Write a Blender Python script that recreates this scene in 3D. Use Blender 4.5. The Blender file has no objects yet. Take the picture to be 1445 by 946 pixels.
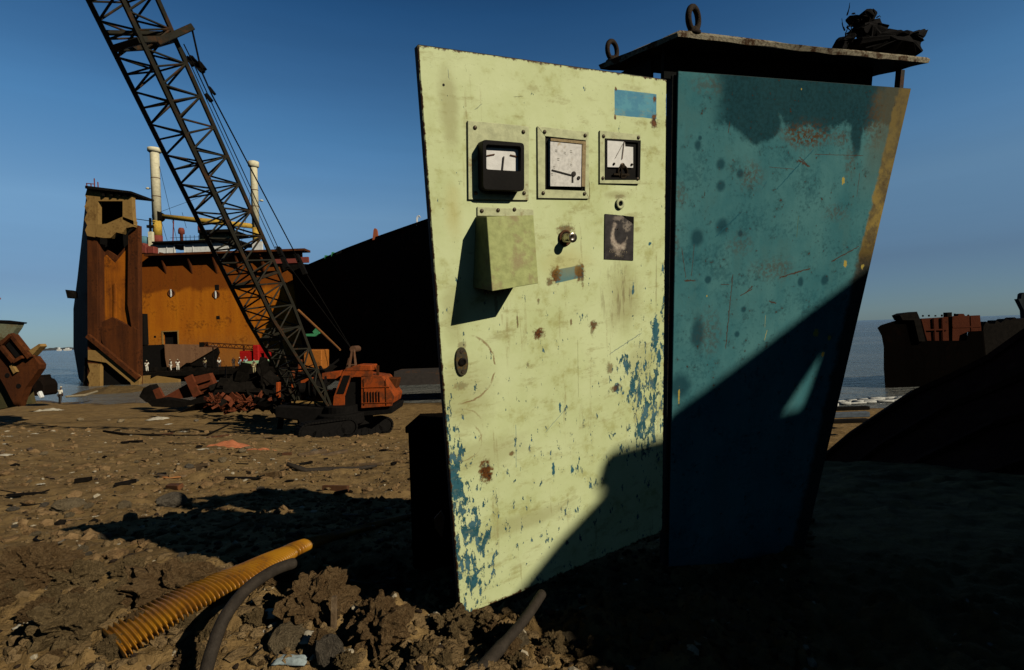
import bpy, bmesh, math, random
import numpy as np
from mathutils import Vector, Matrix, noise as mnoise
from mathutils.geometry import tessellate_polygon
PI = math.pi
R = math.radians
random.seed(7)
scene = bpy.context.scene
COL = scene.collection
V = Vector

# ------------------------------------------------------------------ camera
F, PW, PH = 720.0, 1445.0, 946.0
CAM = V((0, 0, 5.5))
PITCH, ROLL = R(0.28), R(2.0)
FWD = V((0, math.cos(PITCH), -math.sin(PITCH)))
UP0 = V((0, math.sin(PITCH), math.cos(PITCH)))
RT0 = V((1, 0, 0))
RT = RT0 * math.cos(ROLL) - UP0 * math.sin(ROLL)
UP = RT0 * math.sin(ROLL) + UP0 * math.cos(ROLL)
cd = bpy.data.cameras.new('camera')
cam = bpy.data.objects.new('camera', cd)
COL.objects.link(cam)
cd.sensor_width = 36.0
cd.lens = 36.0 * F / PW
cd.clip_start, cd.clip_end = 0.05, 40000
cam.matrix_world = Matrix(((RT.x, UP.x, -FWD.x, CAM.x), (RT.y, UP.y, -FWD.y, CAM.y), (RT.z, UP.z, -FWD.z, CAM.z), (0, 0, 0, 1)))
scene.camera = cam


def cv(x, y, z):                       # direction given as right, down, forward
    return RT * x - UP * y + FWD * z


def ray(px, py):
    return cv((px - PW / 2) / F, (py - PH / 2) / F, 1.0)


def at(px, py, Y):
    r = ray(px, py)
    return CAM + r * (Y / r.y)


def onplane(px, py, p0, n):
    r = ray(px, py)
    return CAM + r * ((p0 - CAM).dot(n) / r.dot(n))


# ------------------------------------------------------------------ numpy noise
_rng = np.random.RandomState(3)
_P = _rng.permutation(4096)
_G = _rng.rand(4096) * 2 * np.pi
_GX, _GY = np.cos(_G), np.sin(_G)
_CX, _CY, _CR = _rng.rand(4096), _rng.rand(4096), _rng.rand(4096)


def _h(ix, iy):
    return _P[(_P[ix & 4095] + iy) & 4095]


def perlin(x, y):
    ix, iy = np.floor(x).astype(int), np.floor(y).astype(int)
    fx, fy = x - ix, y - iy
    u, v = fx * fx * fx * (fx * (fx * 6 - 15) + 10), fy * fy * fy * (fy * (fy * 6 - 15) + 10)

    def g(a, b):
        h = _h(ix + a, iy + b)
        return _GX[h] * (fx - a) + _GY[h] * (fy - b)
    a = g(0, 0) * (1 - u) + g(1, 0) * u
    b = g(0, 1) * (1 - u) + g(1, 1) * u
    return (a * (1 - v) + b * v) * 1.4


def cells(x, y):                       # distance to nearest feature point, and its random value
    ix, iy = np.floor(x).astype(int), np.floor(y).astype(int)
    best = np.full(x.shape, 9.0)
    val = np.zeros(x.shape)
    for a in (-1, 0, 1):
        for b in (-1, 0, 1):
            h = _h(ix + a, iy + b)
            d = np.hypot(ix + a + _CX[h] - x, iy + b + _CY[h] - y)
            m = d < best
            best = np.where(m, d, best)
            val = np.where(m, _CR[h], val)
    return best, val


def sstep(a, b, x):
    t = np.clip((x - a) / (b - a), 0, 1)
    return t * t * (3 - 2 * t)


def ground_z(x, y, detail=True):
    x, y = np.asarray(x, float), np.asarray(y, float)
    q = .29 * x * sstep(3, 20, y) + .08 * x * (1 - sstep(3, 20, y)) + .957 * y - 36.7
    q = np.where(y < 0, q * .6 - 36.7 * .4, q)
    # beach profile across the shore: steep bank, flat, shallow water
    pq = np.array([-400, -60, -36.2, -35.0, -14.5, -12, -3, 0, 10, 60, 400, 4000])
    pz = np.array([9.0, 5.4, 4.62, 4.54, .50, .36, .22, .0, -.25, -1.2, -6, -40])
    z = np.interp(q, pq, pz)
    r = np.hypot(x, y)
    land = sstep(6, -4, q)
    z = z + land * (.10 * perlin(x * .35 + 3, y * .35) + .12 * perlin(x * .11, y * .11 + 9) * sstep(6, 20, r) * (q > -30))
    # low mounds of dug earth in front, a trough behind them
    for (mx, my, mr, mh) in ((-1.10, 1.42, .33, .10), (-.62, 1.52, .28, .09), (-.25, 1.32, .24, .06), (-1.7, 1.7, .35, .08), (.05, 1.30, .3, .02)):
        z = z + mh * np.exp(-((x - mx) ** 2 + (y - my) ** 2) / mr ** 2)
    z = z - .12 * np.exp(-((x + 1.0) ** 2 / 2.2 + (y - 2.08) ** 2 / .07))
    if detail:
        a = land * sstep(60, 20, r)
        n = .030 * perlin(x * 2.1, y * 2.1) + .016 * perlin(x * 5.3, y * 5.3 + 4)
        near = sstep(16, 4, r)
        rough = .35 + .65 * sstep(2.6, 1.7, y)        # turned soil near the camera, trodden further off
        d, v = cells(x * 5 + .3 * perlin(x * 9, y * 9), y * 5 + .3 * perlin(x * 9 + 7, y * 9))
        n = n + near * rough * .075 * np.clip(.62 - d, 0, 1) * (.3 + v)
        d, v = cells(x * 13 + .3 * perlin(x * 30, y * 30), y * 13)
        n = n + near * rough * .042 * np.clip(.6 - d, 0, 1) * (v > .35) * (.4 + v)
        d, v = cells(x * 34 + .3 * perlin(x * 70, y * 70), y * 34)
        n = n + sstep(5, 2, r) * rough * .016 * np.clip(.6 - d, 0, 1) * (.2 + v)
        n = n + sstep(5, 2, r) * rough * (.010 * perlin(x * 14, y * 14) + .006 * perlin(x * 29, y * 29) + .004 * perlin(x * 61, y * 61))
        mid = sstep(3, 6, r) * sstep(48, 25, r)
        d, v = cells(x * 1.3 + .4 * perlin(x * 2, y * 2), y * 2.0 + .4 * perlin(x * 2 + 7, y * 2))
        n = n + mid * .08 * np.clip(.5 - d, 0, 1) * (v > .45) * v
        d, v = cells(x * 3.1 + .4 * perlin(x * 5, y * 5), y * 4.0 + .4 * perlin(x * 5 + 7, y * 5))
        n = n + mid * .05 * np.clip(.5 - d, 0, 1) * (v > .35) * v
        n = n + mid * .05 * np.abs(perlin(x * .9 + 4, y * 2.6)) + mid * .035 * perlin(x * 1.7, y * 3.3 + 40)
        n = n + .012 * near * np.abs(perlin(x * 3.1 + 20, y * 7)) * (1 - rough)
        z = z + a * n
    return z


def gz(x, y, detail=True):
    return float(ground_z(np.array([x]), np.array([y]), detail)[0])


def onground(px, py, lo=.6, hi=75):
    r = ray(px, py)
    t = lo * 1.0
    Y = np.geomspace(lo, hi, 2500)
    X = r.x / r.y * Y
    Z = CAM.z + r.z / r.y * Y
    below = np.nonzero(Z < ground_z(X, Y))[0]
    i = below[0] if len(below) else len(Y) - 1
    return V((X[i], Y[i], float(ground_z(X[i:i + 1], Y[i:i + 1])[0])))


# ------------------------------------------------------------------ mesh building
class MB:
    def __init__(s):
        s.v, s.f, s.m = [], [], []
        s.smooth = False

    def add(s, vs, fs, mi=0):
        o = len(s.v)
        s.v += [V(p) for p in vs]
        s.f += [tuple(i + o for i in f) for f in fs]
        s.m += [mi] * len(fs)
        return s

    def hexa(s, b, t, mi=0):           # 4 + 4 corners, same winding
        return s.add(list(b) + list(t), [(3, 2, 1, 0), (4, 5, 6, 7), (0, 1, 5, 4), (1, 2, 6, 5), (2, 3, 7, 6), (3, 0, 4, 7)], mi)

    def box(s, lo, hi, mi=0, M=None):
        x0, y0, z0 = lo
        x1, y1, z1 = hi
        b = [V((x0, y0, z0)), V((x1, y0, z0)), V((x1, y1, z0)), V((x0, y1, z0))]
        t = [V((x0, y0, z1)), V((x1, y0, z1)), V((x1, y1, z1)), V((x0, y1, z1))]
        if M is not None:
            b, t = [M @ p for p in b], [M @ p for p in t]
        return s.hexa(b, t, mi)

    def prism(s, pts, ext, mi=0):      # planar outline pushed along ext
        n = len(pts)
        a = [V(p) for p in pts]
        b = [p + V(ext) for p in a]
        return s.add(a + b, [tuple(range(n))[::-1], tuple(range(n, 2 * n))] + [(i, (i + 1) % n, n + (i + 1) % n, n + i) for i in range(n)], mi)

    def bar(s, p, q, w, h=None, up=(0, 0, 1), mi=0):
        p, q = V(p), V(q)
        h = h or w
        d = (q - p).normalized()
        u = V(up)
        if abs(d.dot(u)) > .97:
            u = V((1, 0, 0))
        a = d.cross(u).normalized() * w / 2
        b = a.cross(d).normalized() * h / 2
        return s.hexa([p - a - b, p + a - b, p + a + b, p - a + b], [q - a - b, q + a - b, q + a + b, q - a + b], mi)

    def tube(s, pts, rad, n=8, mi=0, caps=True, flat=None):
        pts = [V(p) for p in pts]
        if not hasattr(rad, '__len__'):
            rad = [rad] * len(pts)
        o = len(s.v)
        d0 = (pts[1] - pts[0]).normalized()
        a = d0.orthogonal().normalized() if abs(d0.z) > .95 else d0.cross(V((0, 0, 1))).normalized()
        for i, p in enumerate(pts):
            d = (pts[min(i + 1, len(pts) - 1)] - pts[max(i - 1, 0)]).normalized()
            a = (a - d * a.dot(d)).normalized()
            b = d.cross(a)
            fl = flat[i] if flat else (1, 1)
            for k in range(n):
                t = 2 * PI * k / n
                s.v.append(p + a * math.cos(t) * rad[i] * fl[0] + b * math.sin(t) * rad[i] * fl[1])
        for i in range(len(pts) - 1):
            for k in range(n):
                k2 = (k + 1) % n
                s.f.append((o + i * n + k, o + i * n + k2, o + (i + 1) * n + k2, o + (i + 1) * n + k))
                s.m.append(mi)
        if caps:
            s.f.append(tuple(o + k for k in range(n))[::-1])
            s.f.append(tuple(o + (len(pts) - 1) * n + k for k in range(n)))
            s.m += [mi, mi]
        return s

    def lathe(s, c, axis, prof, n=16, mi=0):   # prof: list of (radius, height along axis)
        c, ax = V(c), V(axis).normalized()
        return s.tube_profile(c, ax, prof, n, mi)

    def tube_profile(s, c, ax, prof, n, mi):
        a = ax.orthogonal().normalized()
        b = ax.cross(a)
        o = len(s.v)
        for (r, h) in prof:
            for k in range(n):
                t = 2 * PI * k / n
                s.v.append(c + ax * h + (a * math.cos(t) + b * math.sin(t)) * max(r, 1e-5))
        for i in range(len(prof) - 1):
            for k in range(n):
                k2 = (k + 1) % n
                s.f.append((o + i * n + k, o + i * n + k2, o + (i + 1) * n + k2, o + (i + 1) * n + k))
                s.m.append(mi)
        s.f.append(tuple(o + k for k in range(n))[::-1])
        s.f.append(tuple(o + (len(prof) - 1) * n + k for k in range(n)))
        s.m += [mi, mi]
        return s

    def ring(s, c, axis, R0, r, n=20, k=8, mi=0):
        c, ax = V(c), V(axis).normalized()
        a = ax.orthogonal().normalized()
        b = ax.cross(a)
        o = len(s.v)
        for i in range(n):
            t = 2 * PI * i / n
            rad = a * math.cos(t) + b * math.sin(t)
            for j in range(k):
                u = 2 * PI * j / k
                s.v.append(c + rad * (R0 + r * math.cos(u)) + ax * r * math.sin(u))
        for i in range(n):
            for j in range(k):
                i2, j2 = (i + 1) % n, (j + 1) % k
                s.f.append((o + i * k + j, o + i2 * k + j, o + i2 * k + j2, o + i * k + j2))
                s.m.append(mi)
        return s

    def build(s, name, mats, parent=None, M=None, bevel=0, smooth=False, jitter=0, seg=1):
        """one mesh object; M = its own frame (verts are already local to it), else verts are world points"""
        me = bpy.data.meshes.new(name)
        PM = WM[parent.name] if parent else Matrix.Identity(4)
        W = M if M is not None else PM
        if M is None:
            inv = PM.inverted()
            vs = [inv @ p for p in s.v]
        else:
            vs = s.v
        me.from_pydata([tuple(p) for p in vs], [], s.f)
        if not isinstance(mats, (list, tuple)):
            mats = [mats]
        for m in mats:
            me.materials.append(m)
        if len(mats) > 1:
            me.polygons.foreach_set('material_index', s.m)
        bm = bmesh.new()
        bm.from_mesh(me)
        bmesh.ops.recalc_face_normals(bm, faces=bm.faces)
        bm.to_mesh(me)
        bm.free()
        if smooth:
            me.polygons.foreach_set('use_smooth', [True] * len(me.polygons))
        ob = bpy.data.objects.new(name, me)
        COL.objects.link(ob)
        if parent:
            ob.parent = parent
        ob.matrix_basis = PM.inverted() @ W
        WM[ob.name] = W
        if bevel:
            md = ob.modifiers.new('bevel', 'BEVEL')
            md.width = bevel
            md.segments = seg
            md.limit_method = 'ANGLE'
            md.angle_limit = R(40)
        return ob


WM = {}


def tag(o, label=None, cat=None, group=None, kind=None):
    if label:
        o['label'] = label
    if cat:
        o['category'] = cat
    if group:
        o['group'] = group
    if kind:
        o['kind'] = kind
    return o


def thing(name, label, cat, loc, group=None):
    o = bpy.data.objects.new(name, None)
    COL.objects.link(o)
    o.empty_display_size = .1
    o.location = loc
    WM[o.name] = Matrix.Translation(V(loc))
    return tag(o, label, cat, group)


def struct(o):
    o['kind'] = 'structure'
    return o


def copy_tree(o, parent=None):
    c = o.copy()
    COL.objects.link(c)
    if parent:
        c.parent = parent
    for ch in list(o.children):
        copy_tree(ch, c)
    return c


def pb(mb, x0, y0, x1, y1, Y, dep, mi=0):       # upright box whose front face spans these picture points at distance Y
    xm, ym = (x0 + x1) / 2, (y0 + y1) / 2
    a, b = at(x0, ym, Y), at(x1, ym, Y)
    t, l = at(xm, y0, Y), at(xm, y1, Y)
    return mb.box((a.x, Y, l.z), (b.x, Y + dep, t.z), mi)


def pp(mb, poly, Y, dep, mi=0):                  # upright outline at distance Y with its depth
    return mb.prism([at(x, y, Y) for x, y in poly], (0, dep, 0), mi)


# ------------------------------------------------------------------ node expressions
class E:
    def __init__(s, g, k):
        s.g, s.k = g, k

    def _m(s, op, o=None, sw=False):
        n = s.g.new('ShaderNodeMath')
        n.operation = op
        a, b = (o, s) if sw else (s, o)
        s.g.put(n.inputs[0], a)
        if b is not None:
            s.g.put(n.inputs[1], b)
        return E(s.g, n.outputs[0])

    def __add__(s, o): return s._m('ADD', o)
    def __radd__(s, o): return s._m('ADD', o)
    def __sub__(s, o): return s._m('SUBTRACT', o)
    def __rsub__(s, o): return s._m('SUBTRACT', o, True)
    def __mul__(s, o): return s._m('MULTIPLY', o)
    def __rmul__(s, o): return s._m('MULTIPLY', o)
    def __truediv__(s, o): return s._m('DIVIDE', o)
    def abs(s): return s._m('ABSOLUTE')
    def max(s, o): return s._m('MAXIMUM', o)
    def min(s, o): return s._m('MINIMUM', o)
    def pow(s, o): return s._m('POWER', o)

    def step(s, a, b):                            # 0 at a, 1 at b, smooth
        n = s.g.new('ShaderNodeMapRange')
        n.interpolation_type = 'SMOOTHSTEP'
        n.clamp = True
        inv = a > b
        s.g.put(n.inputs['Value'], s)
        n.inputs['From Min'].default_value, n.inputs['From Max'].default_value = (b, a) if inv else (a, b)
        n.inputs['To Min'].default_value, n.inputs['To Max'].default_value = (1, 0) if inv else (0, 1)
        return E(s.g, n.outputs['Result'])


class G:
    def __init__(s, name):
        s.mat = bpy.data.materials.new(name)
        s.mat.use_nodes = True
        s.nt = s.mat.node_tree
        s.bsdf = s.nt.nodes['Principled BSDF']
        s.co = s.new('ShaderNodeTexCoord').outputs['Object']
        s._xyz = None

    def new(s, t):
        return s.nt.nodes.new(t)

    def put(s, sock, v):
        if isinstance(v, E):
            s.nt.links.new(v.k, sock)
        elif isinstance(v, (tuple, list)):
            sock.default_value = (*v, 1) if len(v) == 3 and len(sock.default_value) == 4 else v
        elif isinstance(v, bpy.types.NodeSocket):
            s.nt.links.new(v, sock)
        else:
            sock.default_value = v

    def xyz(s):
        if not s._xyz:
            n = s.new('ShaderNodeSeparateXYZ')
            s.nt.links.new(s.co, n.inputs[0])
            s._xyz = [E(s, o) for o in n.outputs]
        return s._xyz

    def scaled(s, sc, off=(0, 0, 0), rot=(0, 0, 0)):
        n = s.new('ShaderNodeMapping')
        s.nt.links.new(s.co, n.inputs[0])
        n.inputs['Scale'].default_value = sc
        n.inputs['Location'].default_value = off
        n.inputs['Rotation'].default_value = rot
        return n.outputs[0]

    def noise(s, scale, detail=5, rough=.55, dist=0, vec=None, sc=None, off=(0, 0, 0), rot=(0, 0, 0)):
        n = s.new('ShaderNodeTexNoise')
        if sc or off != (0, 0, 0):
            vec = s.scaled(sc or (1, 1, 1), off, rot)
        s.nt.links.new(vec or s.co, n.inputs['Vector'])
        n.inputs['Scale'].default_value = scale
        n.inputs['Detail'].default_value = detail
        n.inputs['Roughness'].default_value = rough
        n.inputs['Distortion'].default_value = dist
        return E(s, n.outputs[0])

    def voro(s, scale, feat='F1', vec=None, rnd=1):
        n = s.new('ShaderNodeTexVoronoi')
        n.feature = feat
        s.nt.links.new(vec or s.co, n.inputs['Vector'])
        n.inputs['Scale'].default_value = scale
        n.inputs['Randomness'].default_value = rnd
        return E(s, n.outputs['Distance'])

    def mix(s, f, a, b):
        n = s.new('ShaderNodeMix')
        n.data_type = 'RGBA'
        s.put(n.inputs[0], f)
        s.put(n.inputs[6], a)
        s.put(n.inputs[7], b)
        return E(s, n.outputs[2])

    def done(s, col, rough=.7, metal=0, bump=None, bd=.005, spec=.5, bs=1.0):
        s.put(s.bsdf.inputs['Base Color'], col)
        s.put(s.bsdf.inputs['Roughness'], rough)
        s.put(s.bsdf.inputs['Metallic'], metal)
        s.bsdf.inputs['Specular IOR Level'].default_value = spec
        if bump is not None:
            n = s.new('ShaderNodeBump')
            n.inputs['Distance'].default_value = bd
            n.inputs['Strength'].default_value = bs
            s.put(n.inputs['Height'], bump)
            s.nt.links.new(n.outputs[0], s.bsdf.inputs['Normal'])
        return s.mat


def weathered(name, base, dirt=(.10, .06, .03), rust=(.16, .055, .015), amount=.5, size=1.0, streak=False, rough=.75, bd=.004, metal=0, spec=.15):
    """paint or plate with soft tone changes, rust patches and grime; size = metres of the larger patches"""
    g = G(name)
    k = 1.0 / size
    n1 = g.noise(k * 1.3, 6, .6)
    n2 = g.noise(k * 6, 5, .6, off=(5, 2, 9))
    n3 = g.noise(k * 30, 3, .6)
    if streak:
        st = g.noise(k * 5, 4, .55, sc=(1, 1, .09))
        n1 = n1 * .55 + st * .45
    c = g.mix(n2.step(.3, .75), base, tuple(b * .72 for b in base))
    c = g.mix((n1 * .7 + n2 * .3).step(.60 - .18 * amount, .70 - .12 * amount), c, rust)
    c = g.mix((n1 * .5 + n3 * .3 + n2 * .2).step(.64 - .1 * amount, .74 - .05 * amount) * .8, c, dirt)
    return g.done(c, (n2 * .3 + (rough - .15)), metal, n2 * .5 + n3 * .5, bd, spec)


def plain(name, col, rough=.7, size=.3, var=.3, bd=.002, metal=0, spec=.10):
    g = G(name)
    n = g.noise(3 / size, 5, .6)
    m = g.noise(20 / size, 3, .6)
    c = g.mix((n * .6 + m * .4).step(.35, .68), tuple(x * (1 - var) for x in col), tuple(min(1, x * (1 + var * .5)) for x in col))
    return g.done(c, rough, metal, n * .5 + m * .5, bd, spec)
# ------------------------------------------------------------------ light and sky
SUN = cv(.690, -.520, -.505).normalized()        # towards the sun
SUN_EL = math.asin(SUN.z)
SUN_AZ = math.atan2(SUN.x, SUN.y)                # clockwise from +Y
world = bpy.data.worlds.new('World')
scene.world = world
world.use_nodes = True
wn = world.node_tree
sky = wn.nodes.new('ShaderNodeTexSky')
sky.sky_type = 'NISHITA'
sky.sun_disc = False
sky.sun_elevation = SUN_EL
sky.sun_rotation = SUN_AZ
sky.air_density = 1.0
sky.dust_density = .15
sky.ozone_density = 2.2
tint = wn.nodes.new('ShaderNodeMix')
tint.data_type = 'RGBA'
tint.blend_type = 'MULTIPLY'
tint.inputs[0].default_value = 1
tint.inputs[7].default_value = (1.80, 2.44, 2.90, 1)
tcw = wn.nodes.new('ShaderNodeTexCoord')
sxyz = wn.nodes.new('ShaderNodeSeparateXYZ')
wn.links.new(tcw.outputs['Generated'], sxyz.inputs[0])
ramp = wn.nodes.new('ShaderNodeValToRGB')                     # a polarised sky: deep towards the zenith
els = ramp.color_ramp.elements
els[0].position, els[0].color = 0.0, (.35, .40, .53, 1)
els[1].position, els[1].color = .85, (.012, .02, .03, 1)
for p_, c_ in ((.10, (.45, .42, .48)), (.22, (.82, .76, .70)), (.35, (.64, .80, .80)), (.53, (.26, .48, .58)), (.68, (.05, .09, .12))):
    e_ = els.new(p_)
    e_.color = (*c_, 1)
wn.links.new(sxyz.outputs[2], ramp.inputs[0])
tint2 = wn.nodes.new('ShaderNodeMix')
tint2.data_type = 'RGBA'
tint2.blend_type = 'MULTIPLY'
tint2.inputs[0].default_value = 1
wn.links.new(tint.outputs[2], tint2.inputs[6])
wn.links.new(ramp.outputs[0], tint2.inputs[7])
wn.links.new(sky.outputs[0], tint.inputs[6])
back = wn.nodes.new('ShaderNodeMapRange')                     # sky dimmed behind the camera to deepen the shade
back.interpolation_type = 'SMOOTHSTEP'
back.inputs['From Min'].default_value, back.inputs['From Max'].default_value = -.25, .60
back.inputs['To Min'].default_value, back.inputs['To Max'].default_value = .25, 1.0
wn.links.new(sxyz.outputs[1], back.inputs['Value'])
cmap = wn.nodes.new('ShaderNodeMapping')
cmap.inputs['Scale'].default_value = (1.5, 1.5, 14)
wn.links.new(tcw.outputs['Generated'], cmap.inputs[0])
cn = wn.nodes.new('ShaderNodeTexNoise')                       # thin streaks of cloud low over the sea
cn.inputs['Scale'].default_value = 1.6
cn.inputs['Detail'].default_value = 6
wn.links.new(cmap.outputs[0], cn.inputs['Vector'])
cr = wn.nodes.new('ShaderNodeMapRange')
cr.inputs['From Min'].default_value, cr.inputs['From Max'].default_value = .45, .75
cr.inputs['To Min'].default_value, cr.inputs['To Max'].default_value = 1.0, 1.06
wn.links.new(cn.outputs[0], cr.inputs['Value'])
mul = wn.nodes.new('ShaderNodeMath')
mul.operation = 'MULTIPLY'
wn.links.new(back.outputs[0], mul.inputs[0])
wn.links.new(cr.outputs[0], mul.inputs[1])
tint3 = wn.nodes.new('ShaderNodeMix')
tint3.data_type = 'RGBA'
tint3.blend_type = 'MULTIPLY'
tint3.inputs[0].default_value = 1
wn.links.new(tint2.outputs[2], tint3.inputs[6])
wn.links.new(mul.outputs[0], tint3.inputs[7])
wn.links.new(tint3.outputs[2], wn.nodes['Background'].inputs[0])
wn.nodes['Background'].inputs[1].default_value = .05
sl = bpy.data.lights.new('sun', 'SUN')
sl.energy = 5.0
sl.angle = R(.5)
sl.color = (1.0, .90, .74)
so = bpy.data.objects.new('sun', sl)
COL.objects.link(so)
so.rotation_mode = 'QUATERNION'
so.rotation_quaternion = SUN.to_track_quat('Z', 'Y')
so.location = (20, -15, 20)
scene.view_settings.view_transform = 'Standard'
scene.view_settings.look = 'None'
scene.view_settings.exposure = -.45
scene.view_settings.gamma = 1
scene.cycles.max_bounces = 4
scene.cycles.diffuse_bounces = 0
scene.cycles.use_denoising = True
scene.cycles.sample_clamp_indirect = 4

# ------------------------------------------------------------------ ground
def ground_mat():
    g = G('beach_soil')
    big = g.noise(.35, 5, .6)
    n1 = g.noise(2.2, 6, .65, off=(3, 1, 0))
    n2 = g.noise(13, 6, .7)
    n3 = g.noise(70, 4, .7)
    sp = g.voro(45)
    sp2 = g.voro(11)
    c = g.mix((n1 * .6 + n2 * .4).step(.34, .68), (.14, .087, .034), (.32, .21, .086))
    c = g.mix(big.step(.48, .66) * .6, c, (.16, .104, .046))
    c = g.mix((n2 * .5 + n1 * .5).step(.56, .68) * .7, c, (.055, .034, .017))
    c = g.mix(n3.step(.60, .74) * .7, c, (.27, .20, .10))
    # shell and paper crumbs
    crumb = sp.step(.13, .06) * g.noise(6, 3, .5, off=(9, 9, 9)).step(.52, .60)
    c = g.mix(crumb * .8, c, (.45, .40, .30))
    crumb2 = sp2.step(.09, .05) * g.noise(1.6, 3, .5, off=(2, 9, 4)).step(.52, .58)
    c = g.mix(crumb2, c, (.42, .38, .30))
    # wet strip by the water
    x, y, z = g.xyz()
    wet = (z + (n1 - .5) * .12).step(.10, .01)
    c = g.mix(wet * .75, c, (.045, .034, .022))
    return g.done(c, .92 - wet * .45, 0, n2 * .45 + n3 * .35 + n1 * .3, .03, .06)


def build_ground():
    ang = np.concatenate([np.linspace(-52, 52, 640), np.linspace(52, 308, 60)[1:-1]])
    rad = np.concatenate([np.geomspace(.25, 7, 360), np.geomspace(7, 70, 230)[1:], np.geomspace(70, 3500, 40)[1:]])
    A, Rr = np.meshgrid(np.radians(ang), rad, indexing='ij')
    X, Y = np.sin(A) * Rr, np.cos(A) * Rr
    Z = ground_z(X, Y)
    na, nr = A.shape
    vs = np.stack([X.ravel(), Y.ravel(), Z.ravel()], 1)
    i = np.arange(na)[:, None] * nr + np.arange(nr - 1)[None, :]
    j = ((np.arange(na) + 1) % na)[:, None] * nr + np.arange(nr - 1)[None, :]
    f = np.stack([i, i + 1, j + 1, j], -1).reshape(-1, 4)
    # close the small hole beneath the camera
    me = bpy.data.meshes.new('ground')
    me.vertices.add(len(vs) + 1)
    allv = np.vstack([vs, [[0, 0, float(Z[:, 0].mean())]]])
    me.vertices.foreach_set('co', allv.ravel())
    tri = np.stack([np.arange(na) * nr, ((np.arange(na) + 1) % na) * nr, np.full(na, len(vs))], 1)
    me.loops.add(f.size + tri.size)
    me.polygons.add(len(f) + len(tri))
    me.loops.foreach_set('vertex_index', np.concatenate([f.ravel(), tri.ravel()]))
    st = np.concatenate([np.arange(len(f)) * 4, len(f) * 4 + np.arange(len(tri)) * 3])
    me.polygons.foreach_set('loop_start', st)
    me.polygons.foreach_set('loop_total', np.concatenate([np.full(len(f), 4), np.full(len(tri), 3)]))
    me.update(calc_edges=True)
    me.validate()
    bm = bmesh.new()
    bm.from_mesh(me)
    bmesh.ops.recalc_face_normals(bm, faces=bm.faces)
    bm.to_mesh(me)
    bm.free()
    if me.polygons[10].normal.z < 0:
        me.flip_normals()
    me.polygons.foreach_set('use_smooth', [True] * len(me.polygons))
    me.materials.append(ground_mat())
    o = bpy.data.objects.new('ground', me)
    COL.objects.link(o)
    tag(o, 'brown littered beach soil sloping down to the sea', 'ground', kind='structure')


build_ground()


def sea_mat():
    g = G('sea_water')
    w1 = g.noise(.35, 4, .6, sc=(.35, 1, 1))
    w2 = g.noise(1.6, 4, .65, sc=(.5, 1, 1))
    w3 = g.noise(.035, 3, .5, sc=(.3, 1, 1))
    c = g.mix(w3.step(.35, .65), (.085, .100, .100), (.14, .15, .14))
    x, y, z = g.xyz()
    shallow = (x * .29 + y * .957).step(75, 36)
    c = g.mix(shallow * .6, c, (.17, .165, .14))
    g.bsdf.inputs['IOR'].default_value = 1.33
    return g.done(c, .16, 0, w1 * .7 + w2 * .45, 1.3, .5)


def build_sea():
    mb = MB()
    rs = [1.0, 30, 60, 120, 300, 1000, 4000, 30000]
    n = 96
    vs, fs = [(0, 0, 0)], []
    for r in rs:
        for k in range(n):
            t = 2 * PI * k / n
            vs.append((r * math.sin(t), r * math.cos(t), 0))
    for k in range(n):
        fs.append((0, 1 + (k + 1) % n, 1 + k))
    for i in range(len(rs) - 1):
        for k in range(n):
            k2 = (k + 1) % n
            fs.append((1 + i * n + k, 1 + i * n + k2, 1 + (i + 1) * n + k2, 1 + (i + 1) * n + k))
    mb.add(vs, fs)
    o = mb.build('water', sea_mat())
    tag(o, 'blue grey sea reaching the horizon', 'sea', kind='structure')


build_sea()
M_foam = plain('foam', (.55, .55, .5), .8, .5, .4, .02)
mb = MB()
for k in range(26):                              # broken crests of the small wave running up the beach at right
    px = 1165 + k * 5.2
    py = 573 + 1.6 * math.sin(k * 1.7) - .06 * (px - 1165)
    p = onground(px, py)
    w = random.uniform(.35, .8)
    c = V((p.x, p.y, max(p.z, 0) + .03))
    n = 9
    ring = [c + V((math.cos(2 * PI * i / n) * w * random.uniform(.7, 1.2), math.sin(2 * PI * i / n) * .22 * random.uniform(.6, 1.4), 0)) for i in range(n)]
    mb.prism(ring, (0, 0, .10 + random.random() * .08))
o = mb.build('foam', M_foam, smooth=True)
tag(o, 'white foam of a small wave breaking on the beach at right', 'foam', kind='stuff')

# far shore beyond the water at left
M_far = plain('far_shore', (.075, .085, .09), .95, 60, .3, .5)
mb = MB()
pts = []
for k in range(40):
    px = -60 + k * 4.6
    p = at(px, 490, 1500)
    pts.append(V((p.x, 1500, 0)))
vs, fs = [], []
for i, p in enumerate(pts):
    h = 6 + 6 * abs(mnoise.noise(V((i * .45, 3, 0)))) + 4 * mnoise.noise(V((i * 1.3, 8, 0)))
    h *= min(1, (39 - i) / 6 + .15)
    vs += [p, V((p.x * 1.01, 1540, h)), V((p.x * 1.05, 1660, -1))]
for i in range(len(pts) - 1):
    a = i * 3
    fs += [(a, a + 3, a + 4, a + 1), (a + 1, a + 4, a + 5, a + 2)]
mb.add(vs, fs)
struct(mb.build('far_shore', M_far))
# ------------------------------------------------------------------ the electrical cabinet
DTL, DTR, DBR, DBL = (589, 62), (941, 112), (935, 751), (650, 872)


def isect(a, b, c, d):
    (x1, y1), (x2, y2), (x3, y3), (x4, y4) = a, b, c, d
    D = (x1 - x2) * (y3 - y4) - (y1 - y2) * (x3 - x4)
    p, q = x1 * y2 - y1 * x2, x3 * y4 - y3 * x4
    return ((p * (x3 - x4) - (x1 - x2) * q) / D, (p * (y3 - y4) - (y1 - y2) * q) / D)


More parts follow.
